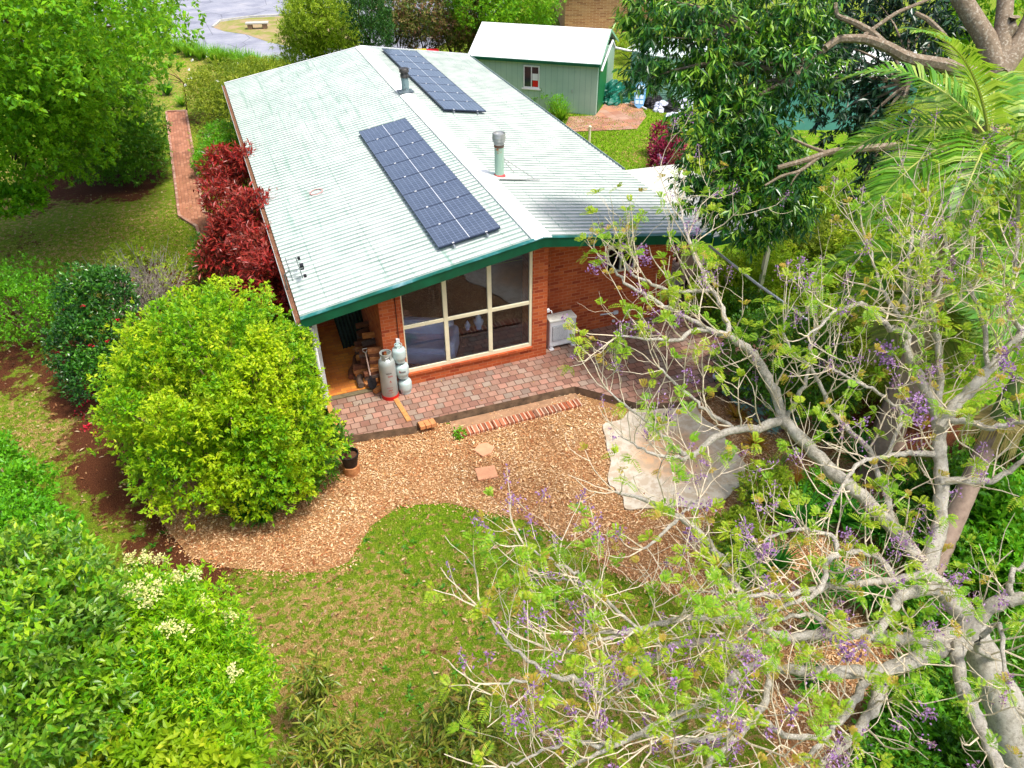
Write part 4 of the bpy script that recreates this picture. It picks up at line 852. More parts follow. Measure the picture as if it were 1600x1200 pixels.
# concrete pad before the shed
c1 = g(930, 180); ux = np.array([-4.68, 3.5])/5.84; uy = np.array([.6, .8])
pad = [g(a, b)[:2] for a, b in ((880, 205), (889, 183), (930, 181), (968, 134), (1000, 165), (1010, 182), (995, 202), (950, 204), (900, 206))]
flat("shed_pad", pad, GZ+.02, brickmat("pad_paver", [(168, 132, 112), (182, 148, 128), (156, 116, 98), (190, 140, 110)], (140, 108, 90), .4, .4, .01, 'floor', 0, dirt=(160, 100, 72)))
mb = MB(); a_, b_ = g(888, 204), g(934, 196); mb.obox(((a_+b_)/2), (np.linalg.norm(b_-a_), .1, .08), math.atan2((b_-a_)[1], (b_-a_)[0])); tag(mb.build("timber_edging", barkmat("old_board", (150, 110, 84), (176, 136, 108), 8), loc=tuple((a_+b_)/2)), "old timber board edging the lawn below the shed", "board")
# water tank
t = NT("tank_paint"); m_tank = t.fin(t.ramp(t.noise(t.pos(), .9, 4), [(.3, lin((138, 184, 158))), (.7, lin((160, 204, 178)))]), .5, .35)
tc = g(1030, 178); tc = np.array([tc[0]+1.75, tc[1]+2.5, GZ]); tk = thing("water_tank", "round pale green corrugated water tank right of the shed", "water tank", tc)
pr = []
for i in range(27*4+1): z = 2.1*i/(27*4); pr.append((1.72+.028*sin(i/4*2*pi), z))
mb = MB(); mb.lathe(pr, (0, 0, 0), 56); mb.build("tank_wall", m_tank, tk, True, world=False)
mb = MB(); mb.lathe([(1.76, 2.1), (1.76, 2.15), (.3, 2.4), (.01, 2.42)], (0, 0, 0), 48); mb.build("tank_roof", paint("tank_lid", (206, 222, 218), .5, .1, 2), tk, world=False)
# crumpled green tarp
def lump(name, c, r, mat, label, cat, seed=1, amp=.3, flatz=.6, group=None, n=26):
    mb = MB(); V = []; r_ = np.array(r)
    for j in range(n):
        ph = (j/(n-1))*pi/2*1.05
        for i in range(2*n):
            a = 2*pi*i/(2*n); V.append((cos(a)*cos(ph), sin(a)*cos(ph), sin(ph)))
    V = np.array(V); dsp = 1+amp*.55*bump3(V, 2.4, seed)+amp*.45*np.abs(bump3(V, 5.0, seed+1)); V = V*dsp[:, None]*r_; V[:, 2] = np.maximum(V[:, 2], 0)
    F = [(j*2*n+i, j*2*n+(i+1) % (2*n), (j+1)*2*n+(i+1) % (2*n), (j+1)*2*n+i) for j in range(n-1) for i in range(2*n)]
    mb.add(V, F); o = mb.build(name, mat, None, world=False); o.location = (c[0], c[1], c[2]); return tag(o, label, cat, group)
c = g(962, 158); lump("tarpaulin", c, (.85, .6, .75), paint("tarp_green", (14, 112, 92), .4, .25, 2, spec=.5), "crumpled dark green tarpaulin by the shed door", "tarpaulin", 5, .5)
c = g(984, 148); lump("dark_bag", c, (.5, .3, .45), paint("navy_bag", (44, 52, 72), .5, .25, 3), "dark blue bag leaning behind the green tarpaulin", "bag", 8, .3)
m_bagw = paint("white_bag", (202, 206, 226), .5, .12, 4)
for i, (px, py, r, m_, lb) in enumerate(((1022, 166, .5, m_blk, "black rubbish bag nearest the water tank"), (1035, 152, .42, m_bagw, "pale rubbish bag resting high against the water tank"), (1034, 172, .4, m_bagw, "pale rubbish bag in the middle of the heap by the tank"), (1047, 172, .45, m_blk, "black rubbish bag between the pale ones"), (1052, 182, .35, m_bagw, "flattened pale bag at the lawn edge of the heap"), (1066, 170, .5, m_bagw, "pale rubbish bag at the right end of the heap"))):
    lump("rubbish_bag", g(px, py), (r, r*.8, r*(.9 if i != 4 else .4)), m_, lb, "bag", 20+i, .35, group="rubbish bags by the water tank", n=18)
# blue plastic sled leaning on the tank
c = g(998, 168); mb = MB(); o2 = [(.0, -.6), (.2, -.45), (.26, -.1), (.26, .25), (.18, .5), (0, .62), (-.18, .5), (-.26, .25), (-.26, -.1), (-.2, -.45)]
sl_ = thing("plastic_sled", "light blue plastic sled leaning against the water tank", "sled", (c[0], c[1], GZ+.55)); sl_.rotation_euler = (R(70), 0, R(-30))
mb.prism(o2, 'z', -.03, .02); mb.build("tray", paint("sled_blue", (120, 178, 222), .35, .06, 5), sl_, world=False, bevel=.015)
mb = MB()
for i in range(4): [mb.box((x, -.38+i*.22, .02), (x+.16, -.22+i*.22, .035)) for x in (-.18, .02)]
mb.build("rib", paint("sled_pale", (206, 226, 240), .4, .05, 5), sl_, world=False, bevel=.01)
mb = MB(); a_, b_ = g(988, 160, -.1), g(1010, 170, -.15); mb.tube([a_, b_], .04, 8); tag(mb.build("white_pipe", m_white, loc=tuple(a_)), "short white pipe on the ground below the blue sled", "pipe")
for (x, y, lb) in ((7.92, 19.37, "white post in front of the shed beside the strap leaved plants"), (7.97, 13.87, "white post at the edge of the back lawn behind the roof")):
    mb = MB(); mb.lathe([(.05, 0), (.05, 1.05), (.065, 1.06), (.065, 1.1), (.02, 1.14)], (0, 0, 0), 10); o = mb.build("white_post", m_cream, None, world=False); o.location = (x, y, GZ-.25); tag(o, lb, "post", "white posts behind the house")
# wheelie bins
for i, (m_, lb) in enumerate(((paint("lid_green", (50, 92, 66), .4, .05, 5), "wheelie bin with a dark green lid"), (paint("lid_yellow", (226, 190, 34), .4, .05, 5), "wheelie bin with a yellow lid"), (paint("lid_red", (212, 36, 44), .4, .05, 5), "wheelie bin with a red lid"))):
    c = g((637, 657, 676)[i], 77, 1.0); b = thing("wheelie_bin", lb, "bin", (c[0], c[1], GZ), -.25, "wheelie bins behind the house"); m_bg = paint("bin_green", (34, 66, 50), .5, .1, 4)
    mb = MB(); V = [(sx_*w_, sy_*d_, z) for z, w_, d_ in ((.06, .2, .22), (1.12, .28, .34)) for sx_, sy_ in ((-1, -1), (1, -1), (1, 1), (-1, 1))]
    mb.add(V, [(0, 3, 2, 1), (4, 5, 6, 7), (0, 1, 5, 4), (1, 2, 6, 5), (2, 3, 7, 6), (3, 0, 4, 7)]); mb.build("body", m_bg, b, world=False, bevel=.02)
    mb = MB(); mb.prism([(-.37, 1.13), (.36, 1.13), (.36, 1.17), (.1, 1.22), (-.3, 1.22), (-.38, 1.17)], 'x', -.3, .3); mb.build("lid", m_, b, world=False, bevel=.015)
    for x in (-.25, .25): mb = MB(); mb.prism([(.26+.1*cos(a), .1+.1*sin(a)) for a in np.linspace(0, 2*pi, 15)[:-1]], 'x', x-.03, x+.03); mb.build("wheel", m_blk, b, world=False)
# mailbox, stone bench
c = g(263, 69); mbx = thing("mailbox", "teal mailbox on a dark post at the driveway edge", "mailbox", (c[0], c[1], GZ), .3)
mb = MB(); mb.box((-.06, -.06, 0), (.06, .06, 1.05)); mb.build("post", paint("post_dark", (22, 48, 60), .6, .1, 5), mbx, world=False)
mb = MB(); mb.prism([(-.16, 1.0), (.16, 1.0), (.16, 1.2), (.1, 1.3), (-.1, 1.3), (-.16, 1.2)], 'x', -.28, .28); mb.build("box", paint("mailbox_teal", (34, 108, 116), .45, .1, 5), mbx, world=False, bevel=.01)
mb = MB(); mb.lathe([(.1, .9), (.13, .95), (.13, 1.1), (.08, 1.15)], (.42, 0, 0), 12); mb.build("newspaper_holder", paint("post_dark", (22, 48, 60)), mbx, world=False)
c = g(403, 45); sb = thing("stone_seat", "low stone slab seat on rocks at the road verge", "seat", (c[0], c[1], GZ), -.25)
mb = MB(); mb.box((-.7, -.22, .3), (.7, .22, .4)); mb.build("slab", m_kerb, sb, world=False, bevel=.02); m_rock = paint("rock", (150, 122, 98), .9, .2, 4)
for x in (-.45, .45): mb = MB(); mb.box((x-.14, -.18, 0), (x+.14, .18, .3)); mb.build("support", m_rock, sb, world=False, bevel=.04)
# neighbour's brick house
nh = thing("neighbour_house", "neighbour's tan brick house with a low gable behind the shed", "house", (17.3, 30.4, GZ), R(-20))
m_nb = brickmat("tan_brick", [(206, 148, 104), (190, 126, 88), (222, 168, 124), (166, 104, 74), (214, 156, 110)], (214, 178, 140), .24, .086, .01, 'wall', .5)
mb = MB(); NW = 2.75; mb.prism([(-NW, 0), (NW, 0), (NW, 2.5), (0, 3.5), (-NW, 2.5)], 'y', 0, 9); mb.build("wall", m_nb, nh, world=False)
mb = MB(); m_nr = paint("neighbour_tile", (178, 170, 172), .7, .12, 3)
for s_ in (-1, 1):
    V = [(0, -.5, 3.58), (s_*(NW+.7), -.5, 2.36), (s_*(NW+.7), 9.5, 2.36), (0, 9.5, 3.58)]; V += [(a, b, c_+.07) for a, b, c_ in V]; F = [(0, 1, 2, 3), (7, 6, 5, 4), (0, 4, 5, 1), (1, 5, 6, 2), (2, 6, 7, 3), (3, 7, 4, 0)]; mb.add(V, F if s_ > 0 else [f[::-1] for f in F])
mb.build("roof", m_nr, nh, world=False)
mb = MB(); mb.lathe([(.12, 2.9), (.12, 4.2), (.15, 4.22), (.15, 4.3)], (1.9, 1, 0), 12); mb.build("vent_pipe", paint("vent_grey", (110, 120, 134), .5, .1, 4), nh, world=False)
c = g(1280, 215); ns = thing("neighbour_garage", "teal metal outbuilding with a pale roof seen between the dark tree crowns", "shed", (c[0]+1.2, c[1]+.5, GZ), -.4)
mb = MB(); mb.box((-3, 0, 0), (3, 4, 2.2)); mb.build("wall", paint("teal_wall", (96, 164, 158), .5, .06, 2), ns, world=False); mb = MB(); mb.prism([(-.2, 2.2), (4.2, 2.2), (4.2, 2.3), (2, 3.0), (-.2, 2.3)], 'x', -3.2, 3.2); mb.build("roof", m_sroof, ns, world=False)
# garden bed edging left of the house
mb = MB(); q1, q2, q3 = g(325, 212), g(372, 190), g(333, 240)
for a_, b_ in ((q1, q2), (q1, q3)): d_ = b_-a_; mb.obox((a_+b_)/2+np.array([0, 0, .14]), (np.linalg.norm(d_), .14, .28), math.atan2(d_[1], d_[0]))
tag(mb.build("bed_wall", paint("bed_stone", (158, 140, 112), .9, .15, 4), loc=tuple(q1)), "low stone edging wall of the garden bed left of the house", "garden wall")

# ------------------------------------------------------------------ foliage materials
lm_bush = leafmat("leaf_lime", [(158, 194, 6), (184, 210, 10), (204, 218, 20), (112, 162, 8), (222, 226, 50), (168, 200, 10)], .5, .42, clump=[(88, 156, 8), (120, 182, 10), (160, 204, 14), (62, 124, 12)])
lm_maple = leafmat("leaf_fresh", [(92, 160, 6), (116, 184, 10), (144, 202, 18), (72, 136, 8), (166, 210, 34)], .5, .42, clump=[(58, 124, 8), (80, 150, 10), (106, 172, 14)])
lm_dark = leafmat("leaf_glossy", [(30, 74, 24), (40, 92, 28), (54, 108, 30), (26, 62, 26), (70, 124, 40)], .28, .22, clump=[(46, 104, 22), (70, 132, 28), (92, 150, 34), (38, 86, 26)], spec=.5)
lm_hedge = leafmat("leaf_hedge", [(50, 114, 16), (72, 138, 20), (96, 162, 26), (38, 94, 18), (120, 178, 40)], .35, .32, clump=[(38, 96, 16), (58, 122, 20), (82, 148, 24)])
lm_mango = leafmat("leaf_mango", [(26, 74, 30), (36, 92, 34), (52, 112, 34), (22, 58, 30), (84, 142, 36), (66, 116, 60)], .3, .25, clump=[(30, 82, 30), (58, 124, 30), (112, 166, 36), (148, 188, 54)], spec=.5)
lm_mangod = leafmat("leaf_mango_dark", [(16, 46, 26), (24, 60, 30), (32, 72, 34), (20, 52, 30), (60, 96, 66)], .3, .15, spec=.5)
lm_olive = leafmat("leaf_olive", [(142, 158, 30), (166, 176, 42), (118, 138, 28), (184, 190, 62), (98, 122, 28)], .55, .35, clump=[(108, 134, 26), (132, 152, 34), (84, 110, 26)])
lm_wattle = leafmat("leaf_wattle", [(150, 176, 36), (172, 194, 44), (124, 156, 32), (190, 204, 62), (104, 142, 34)], .55, .4)
lm_red = leafmat("leaf_red", [(156, 30, 30), (186, 44, 40), (116, 30, 30), (204, 70, 56), (92, 36, 30), (160, 64, 48)], .35, .3, clump=[(134, 52, 40), (158, 74, 54), (98, 46, 34), (196, 56, 50)], spec=.45)
lm_pink = leafmat("leaf_magenta", [(132, 22, 60), (160, 34, 76), (100, 20, 50), (190, 60, 96)], .4, .25)
lm_phot = leafmat("leaf_photinia", [(112, 132, 46), (140, 146, 60), (188, 128, 104), (214, 150, 134), (92, 118, 40), (158, 120, 84)], .45, .3, clump=[(84, 122, 34), (110, 140, 44), (150, 132, 76)])
lm_cyp = leafmat("leaf_cypress", [(30, 74, 18), (44, 92, 22), (60, 108, 26)], .6, .2)
lm_low = leafmat("leaf_shade", [(44, 104, 20), (62, 128, 24), (88, 152, 32), (118, 174, 40)], .4, .35, clump=[(26, 72, 18), (42, 100, 22), (70, 134, 26)])
lm_yel = leafmat("leaf_yellow_green", [(156, 182, 18), (180, 198, 28), (128, 164, 16), (200, 206, 48)], .5, .42, clump=[(104, 152, 16), (134, 174, 22)])
lm_cream = leafmat("blossom_cream", [(226, 224, 150), (236, 232, 176), (206, 208, 120)], .7, .3)
lm_or = leafmat("leaf_new_orange", [(190, 142, 40), (204, 158, 60), (170, 150, 44), (180, 118, 48)], .5, .3)
lm_hang = leafmat("leaf_long_olive", [(104, 128, 30), (136, 152, 42), (72, 106, 26), (164, 166, 62), (136, 116, 50)], .35, .25, spec=.45)
lm_strap = leafmat("leaf_strap", [(36, 104, 22), (56, 130, 30), (84, 156, 40), (44, 116, 26)], .4, .25)
lm_lily = leafmat("leaf_lily", [(84, 150, 24), (104, 170, 34), (124, 186, 44)], .45, .35)
lm_grey = barkmat("bare_twigs", (150, 140, 130), (184, 176, 164), 20)
fl_red = leafmat("petal_red", [(200, 20, 50), (224, 40, 70), (180, 16, 40)], .5, .2); fl_pink = leafmat("petal_pink", [(226, 80, 120), (232, 60, 100)], .5, .2); fl_white = leafmat("petal_white", [(240, 240, 232), (228, 230, 220)], .5, .2)
fl_purple = leafmat("petal_violet", [(150, 116, 168), (134, 96, 150), (164, 128, 176), (128, 88, 136), (180, 144, 190)], .6, .25)
lm_pan = leafmat("petal_dark_violet", [(122, 76, 112), (140, 92, 130), (110, 70, 96), (154, 112, 148)], .7, .2)
t = NT("jacaranda_bark"); p = t.pos(); f = t.math('ADD', t.math('MULTIPLY', t.noise(p, 26, 6, .8), .65), t.math('MULTIPLY', t.noise(p, 5, 4, .7), .35))
col = t.ramp(f, [(.34, lin((128, 120, 106))), (.42, lin((186, 178, 160))), (.52, lin((220, 213, 198))), (.66, lin((236, 233, 222)))]); t.bump(t.noise(p, 48, 6, .85), .05, 1); m_jac = t.fin(col, .92, .08); m_twig = barkmat("jacaranda_twig", (184, 168, 142), (226, 213, 188), 12)
m_mbark = barkmat("mango_bark", (104, 90, 74), (150, 134, 114), 9, spots=(160, 150, 134))

# ---- big round bush and its neighbours on the left
shrub("round_bush", "big round lime green bush clipped to a dome at the house corner", "bush", [B(335, 620, 1.75, 1.9, 1.82), B(255, 625, 1.5, 1.1, 1.2), B(410, 680, 1.3, 1.3, 1.35), B(305, 720, .95, 1.15, 1.0), B(350, 545, 2.2, 1.35, 1.3), B(405, 735, .8, .9, .9)]+[(*(np.array(B(335, 620, 1.75, 0)[:3])+q_*np.array([1.85, 1.85, 1.75])), rr_, rr_, rr_) for q_, rr_ in zip(nrm(np.abs(rng.normal(size=(26, 3)))*np.array([1, 1, 1])*np.where(rng.random((26, 3)) < .5, 1, -1)*np.array([1, 1, 1])+np.array([0, -.3, .25])), rng.uniform(.2, .4, 26))], 85000, .085, .042, lm_bush, m_bark, per=9, shell=(.55, 1.1), bumpy=.13, bs=3.2, gap=.08, out=.6, spread=.8, seed=4, stems=30, r0=.035)
def ell(px, py, z, rpx_x, rpx_y): pass
shrub("shrub", "loose fine leaved green shrub at the left edge above the bare soil", "shrub", [B(45, 480, .9, 1.25, 1.0), B(10, 470, .8, 1.0), B(85, 490, .7, .6, .7)], 9000, .075, .04, lm_mid, m_bark, per=6, bumpy=.25, shell=(.4, 1.1), stems=14, r0=.03)
cm = shrub("camellia", "dark glossy camellia with red flowers left of the lime green bush", "shrub", [B(145, 480, 1.5, .85, .9), B(135, 540, 1.0, .85, .9), B(150, 590, .6, .7, .6), B(170, 455, 1.6, .6, .6)], 12000, .09, .05, lm_dark, m_barkd, per=6, bumpy=.2, shell=(.5, 1.08))
def flowers(name, pts, r, mat, parent=None, label=None, cat=None, n=9, L=.06, kind=None):
    P = []; 
    for p_ in pts: P.append(np.array(p_)+rng.normal(size=(n, 3))*r*.4)
    P = np.concatenate(P); D = rnd_dir(len(P)); D[:, 2] = abs(D[:, 2]); o = leaf_obj(name, P, D, L, L*.8, mat, parent); return tag(o, label, cat, kind=kind)
flowers("flower", [g(a, b, z) for a, b, z in ((98, 487, 1.3), (107, 484, 1.4), (142, 541, 1.3), (168, 534, 1.4), (93, 552, 1), (130, 478, 1.9), (185, 500, 1.6))], .05, fl_red, cm)
flowers("fallen_petals", [g(a+rng.normal(0, 3), b+rng.normal(0, 3)) for a, b in ((134, 604), (142, 612), (146, 618), (135, 628), (126, 635), (118, 645), (125, 648), (130, 652), (141, 658), (138, 668), (133, 672), (144, 665), (145, 586), (143, 622), (128, 636), (150, 676))], .09, fl_red, None, "red fallen petals scattered on the soil by the lime green bush", "petals", n=14, L=.05, kind='stuff')
gb_ = thing("bare_shrub", "bare grey twiggy shrub with a few pink flowers behind the round bush", "shrub", g(235, 480)); c = g(235, 475); mb = MB()
for i in range(170):
    a = rng.uniform(0, 2*pi); l = rng.uniform(.7, 1.6); e_ = rng.uniform(.3, 1.2); p0 = c+np.array([rng.normal(0, .3), rng.normal(0, .3), 0]); d_ = np.array([cos(a)*cos(e_), sin(a)*cos(e_), sin(e_)])
    P = [p0, p0+d_*l*.5+np.array([0, 0, .05]), p0+d_*l+np.array([0, 0, .25])+rng.normal(0, .06, 3)]; mb.tube(P, [.012, .008, .004], 4, False)
    for q in range(3): s0 = P[1]+(P[2]-P[1])*rng.random(); mb.tube([s0, s0+rnd_dir(1)[0]*.2+np.array([0, 0, .18])], [.006, .003], 3, False)
mb.build("twigs", lm_grey, gb_); crown("foliage", [B(225, 430, .8, .8, .6), B(270, 440, .8, .6, .5), B(190, 430, .9, .6, .5)], 1300, .06, .03, lm_wattle, gb_, per=4, shell=(.5, 1.2)); flowers("flower", [g(a, b, .9) for a, b in ((209, 437), (201, 437), (205, 467), (222, 390))], .04, fl_pink, gb_)
shrub("shrub", "small pale shrub with pink tips between lawn and bare grey shrub", "shrub", [B(195, 405, .35, .5, .4), B(220, 395, .3, .4, .35)], 1400, .07, .035, lm_wattle, m_bark, per=5, shell=(.4, 1.15))
ag = thing("agapanthus", "dark green strap leaved clump at the foot of the round bush", "plant", g(412, 800))
for i, (px, py, k) in enumerate(((395, 800, 90), (425, 795, 100), (412, 815, 90), (440, 780, 70), (380, 812, 60), (450, 768, 50))): straps("leaves", g(px, py), k, .62, .035, lm_strap, ag, droop=.6)
shrub("shrub", "dark fern like shrub in the gap between round bush and patio pot", "shrub", [B(515, 690, .2, .4, .4), B(490, 730, .2, .5, .4), B(470, 755, .15, .4, .35)], 3500, .09, .035, lm_low, m_barkd, per=6, shell=(.3, 1.1), stems=4)
# red cordyline-like shrubs along the left wall
shrub("red_shrub", "tall dark red leaved shrub against the left gutter, the larger front one", "shrub", [B(395, 345, 1.9, .75, .7), B(410, 400, 1.7, .75, .8), B(425, 445, 1.5, .6, .8), B(365, 370, 1.5, .7, .7), B(355, 320, 1.7, .6, .6), B(350, 400, .9, .6, .6), B(400, 460, 1.0, .5, .6)], 12500, .17, .05, lm_red, m_barkd, per=7, droop=.25, shell=(.45, 1.1), bumpy=.25, stems=26, r0=.02, seed=8)
shrub("red_shrub", "dark red leaved shrub at the gutter, the further smaller one", "shrub", [B(350, 262, 1.9, .65, .6), B(385, 258, 2.1, .6, .5), B(350, 295, 1.5, .6, .6)], 4200, .17, .05, lm_red, m_barkd, per=7, droop=.25, shell=(.45, 1.1), bumpy=.25, stems=14, r0=.02, seed=9)
shrub("shrub", "narrow dark green shrub between the red shrub and the brick path", "shrub", [B(320, 400, .8, .35, .6), B(318, 430, .4, .4, .5)], 1800, .07, .035, lm_low, m_barkd, per=5)
shrub("bed_plant", "bright green leafy plants with white flowers in the stone edged bed", "plant", [B(352, 215, .5, 1.0, .5), B(345, 235, .4, .9, .4), B(370, 230, .6, .6, .5), B(325, 255, .3, .6, .4)], 6500, .11, .05, lm_mid, m_bark, per=6)
shrub("shrub", "pale spindly shrub beside the brick path left of the stone bed", "shrub", [B(318, 215, .45, .55, .5), B(322, 235, .3, .5, .4)], 2200, .06, .02, lm_wattle, m_bark, per=5, shell=(.2, 1.15))
ob = shrub("flowering_shrub", "large olive green shrub with white blossoms at the far left house corner", "shrub", [B(345, 128, 1.2, 1.4, .85), B(390, 125, 1.2, 1.5, .8), B(322, 150, .9, .9, .8), B(352, 165, .8, 1.2, .9), B(430, 118, 1.0, 1.2, .7), B(380, 150, 1.0, 1.2, 1.0)], 26000, .1, .045, lm_olive, m_bark, per=7, bumpy=.15, shell=(.5, 1.06))
flowers("flower", [B(a, b, 1.6, 0)[:3] for a, b in ((295, 110), (298, 123), (340, 128), (300, 95), (325, 88), (290, 135), (350, 108), (372, 100))], .06, fl_white, ob, n=8, L=.09)
# round dark hedge bush, fallen-branch maple
shrub("hedge_bush", "dense dark green rounded bush beside the brick path under the big tree", "bush", [B(190, 200, 1.5, 1.6, 1.7), B(155, 190, 1.6, 1.5, 1.6), B(205, 240, .9, 1.25, 1.2), B(165, 235, 1.0, 1.5, 1.2)], 45000, .1, .05, lm_hedge, m_barkd, per=8, bumpy=.08, shell=(.6, 1.04), seed=12)
# big tree upper left
tb_ = g(95, 268); T_ = thing("shade_tree", "big bright green broadleaf tree filling the upper left corner", "tree", tb_)
bl_ = [B(60, 60, 5.5, 2.6, 1.8), B(140, 60, 5.2, 2.4, 1.7), B(175, 30, 6, 1.4, 1.2), B(20, 130, 4.5, 2.4, 1.6), B(110, 130, 4.6, 2.2, 1.5), B(60, 200, 3.3, 2.0, 1.4), B(20, 240, 2.6, 1.6, 1.1), B(110, 215, 2.8, 1.5, 1.1), B(80, 260, 1.9, 1.0, .7), B(235, 14, 5.5, .75, .5), B(0, 10, 7.5, 3, 2), B(90, 0, 7.5, 3, 2), B(-60, 80, 6, 3, 2), B(-50, 200, 4, 2.4, 1.8)]
mb = MB(); mb.tube([tb_, tb_+np.array([.1, .1, 1.5]), tb_+np.array([-.1, .3, 3.2])], [.34, .28, .24], 10); mb.build("trunk", m_barkd, T_, True)
mb = MB(); limbs(mb, tb_+np.array([-.1, .3, 3.0]), [np.array(q[:3])+np.array([0, 0, -.2]) for q in bl_], .14, .03, .2, 6, 8); limbs(mb, tb_+np.array([-.1, .3, 2.4]), [np.array(q[:3])+rnd_dir(1)[0]*1.1 for q in bl_], .08, .015, .3, 5, 8); mb.build("branches", m_barkd, T_, True)
crown("foliage", bl_, 90000, .14, .085, lm_maple, T_, per=9, bumpy=.22, bs=1.5, shell=(.5, 1.08), seed=15, out=.45, droop=.15, gap=.15)
crown("foliage", [B(30, 310, 2.2, .75, .35), B(5, 315, 2.3, .7, .35), B(50, 305, 2.3, .3, .3)], 2600, .14, .085, lm_maple, T_, per=8, bumpy=.3)
mb = MB(); limbs(mb, tb_+np.array([-.1, .3, 3.0]), [np.array(B(30, 308, 2.3, 0)[:3])], .06, .015, .2); mb.build("low_branch", m_barkd, T_, True)
# cycads and strappy plants near the far path end
for i, (px, py, lb) in enumerate(((225, 128, "dark cycad like clump under the tree near the far path end, the larger one"), (262, 148, "dark pine like tuft right of the hedge bush near the path end"), (285, 165, "bright green strap plant at the top right corner of the brick path"), (265, 82, "small green tuft beside the mailbox"), (266, 105, "small green tuft on the verge below the mailbox"))):
    t_ = thing("strap_plant", lb, "plant", g(px, py)); straps("leaves", g(px, py), (260, 110, 90, 50, 50)[i], (1.3, .9, .7, .5, .5)[i], .05, lm_strap if i < 2 else lm_lily, t_, droop=.3, lean=1.2)
# row of lilies along the drive
for i, (px, py) in enumerate(((283, 82), (298, 86), (316, 92), (333, 95), (350, 98), (368, 100), (386, 104), (404, 107), (422, 111), (440, 114))):
    t_ = thing("lily_clump", ("bright green lily clump next to the mailbox, first of the drive border", "bright green lily clump, second from the mailbox in the drive border", "bright green lily clump, third from the mailbox in the drive border", "bright green lily clump, fourth from the mailbox in the drive border", "bright green lily clump in the middle of the drive border, left of centre", "bright green lily clump in the middle of the drive border, right of centre", "bright green lily clump, fourth from the house end of the drive border", "bright green lily clump, third from the house end of the drive border", "bright green lily clump, second from the house end of the drive border", "bright green lily clump at the house end of the drive border")[i], "plant", g(px, py), 0, "lilies along the drive")
    for k in range(3): straps("leaves", g(px+rng.uniform(-9, 9), py+rng.uniform(-3, 3)), 110, .95, .045, lm_lily, t_, droop=.35, lean=.8)
bt = thing("young_tree", "thin bare leaning sapling at the top of the brick path", "sapling", g(292, 172)); mb = MB(); mb.tube([g(292, 172), g(290, 150, .6), g(286, 128, 1.2), g(272, 118, 1.7), g(255, 112, 1.9)], [.035, .03, .025, .018, .008], 6)
for a, b, z in ((262, 130, 1.7), (240, 118, 1.9), (258, 100, 2.1)): mb.tube([g(286, 128, 1.2), g((286+a)/2, (128+b)/2, 1.6), g(a, b, z)], [.015, .01, .005], 4)
mb.build("stem", m_barkd, bt, True)
# trees beyond the house
def tree(name, label, px, py, blobs, n, L, W, mat, bark, r=.15, group=None, **kw):
    b0 = g(px, py); t_ = thing(name, label, "tree", b0, 0, group); top = np.mean([q[:3] for q in blobs], 0); h = top[2]*.55
    mb = MB(); k = b0+(top-b0)*.45; mb.tube([b0, b0+(k-b0)*.5+np.array([.1, 0, 0]), k], [r, r*.8, r*.7], 8); mb.build("trunk", bark, t_, True)
    mb = MB(); limbs(mb, k, [np.array(q[:3])+rnd_dir(1)[0]*q[3]*.4 for q in blobs for _ in (0, 1)], r*.5, .012, .2, 5); mb.build("branches", bark, t_, True)
    crown("foliage", blobs, n, L, W, mat, t_, **kw); return t_
tree("wattle_tree", "loose yellow green tree behind the far roof edge left of the ridge", 490, 105, [B(495, 45, 2.4, 1.7, 1.5), B(470, 65, 1.8, 1.1, 1.0), B(525, 55, 2.2, 1.2, 1.2), B(500, 15, 3.6, 1.5, 1.3), B(475, 25, 3.0, 1.1, 1.1), B(515, 85, 1.2, 1.3, .8), B(475, 88, 1.0, 1.0, .7)], 36000, .14, .05, lm_wattle, m_bark, bumpy=.25, shell=(.45, 1.08), per=7, seed=21)
tree("cypress", "narrow dark green cypress behind the roof ridge end", 578, 85, [B(578, 70, 1.0, 1.2, 1.3), B(576, 40, 2.4, 1.2, 1.5), B(574, 5, 4.2, 1.1, 1.8)], 16000, .13, .05, lm_cyp, m_barkd, bumpy=.2, droop=-.3, out=.4, seed=22)
for i, (bb, lb) in enumerate((([B(615, 16, 2.4, 1.23, 1.36), B(625, 46, 1.3, 1.14, 1.02)], "photinia with pinkish new leaves, first right of the cypress"), ([B(660, 21, 2.4, 1.52, 1.36), B(665, 51, 1.2, 1.42, 1.02)], "photinia with pinkish new leaves, second right of the cypress"), ([B(705, 21, 2.4, 1.52, 1.44), B(708, 53, 1.2, 1.42, 1.02)], "photinia with pinkish new leaves, behind the shed's left end"), ([B(735, 31, 2.0, 1.04, 1.19), B(735, 59, 1.0, 1.04, 0.94)], "photinia with pinkish new leaves, closest to the shed roof"))):
    shrub("photinia", lb, "shrub", bb, 11000, .14, .055, lm_phot, m_barkd, group="hedge of photinias behind the house", bumpy=.2, seed=30+i, shell=(.5, 1.08))
tree("green_tree", "dense green tree rising behind the shed roof", 800, 50, [B(790, 10, 2.6, 2.0, 1.9), B(825, 2, 2.8, 1.7, 1.8), B(760, 0, 3.2, 1.8, 1.6)], 26000, .16, .07, lm_maple, m_barkd, bumpy=.22, seed=41)
tree("green_tree", "second green tree rising behind the photinia hedge", 720, 5, [B(720, -25, 2.4, 2.4, 1.8), B(660, -30, 2.6, 2.4, 1.5)], 15000, .16, .07, lm_dark, m_barkd, bumpy=.22, seed=42)
shrub("shrub", "yellow green shrub behind the water tank below the tan brick house", "shrub", [B(985, 55, .6, 1.2, .7), B(1000, 70, .7, 1.2, .8)], 5000, .13, .05, lm_yel, m_bark)
shrub("agapanthus", "strappy green plants with white flowers by the shed wall", "plant", [B(872, 165, .35, .5, .4), B(850, 150, .35, .6, .45)], 1200, .1, .04, lm_mid, m_bark, stems=3)
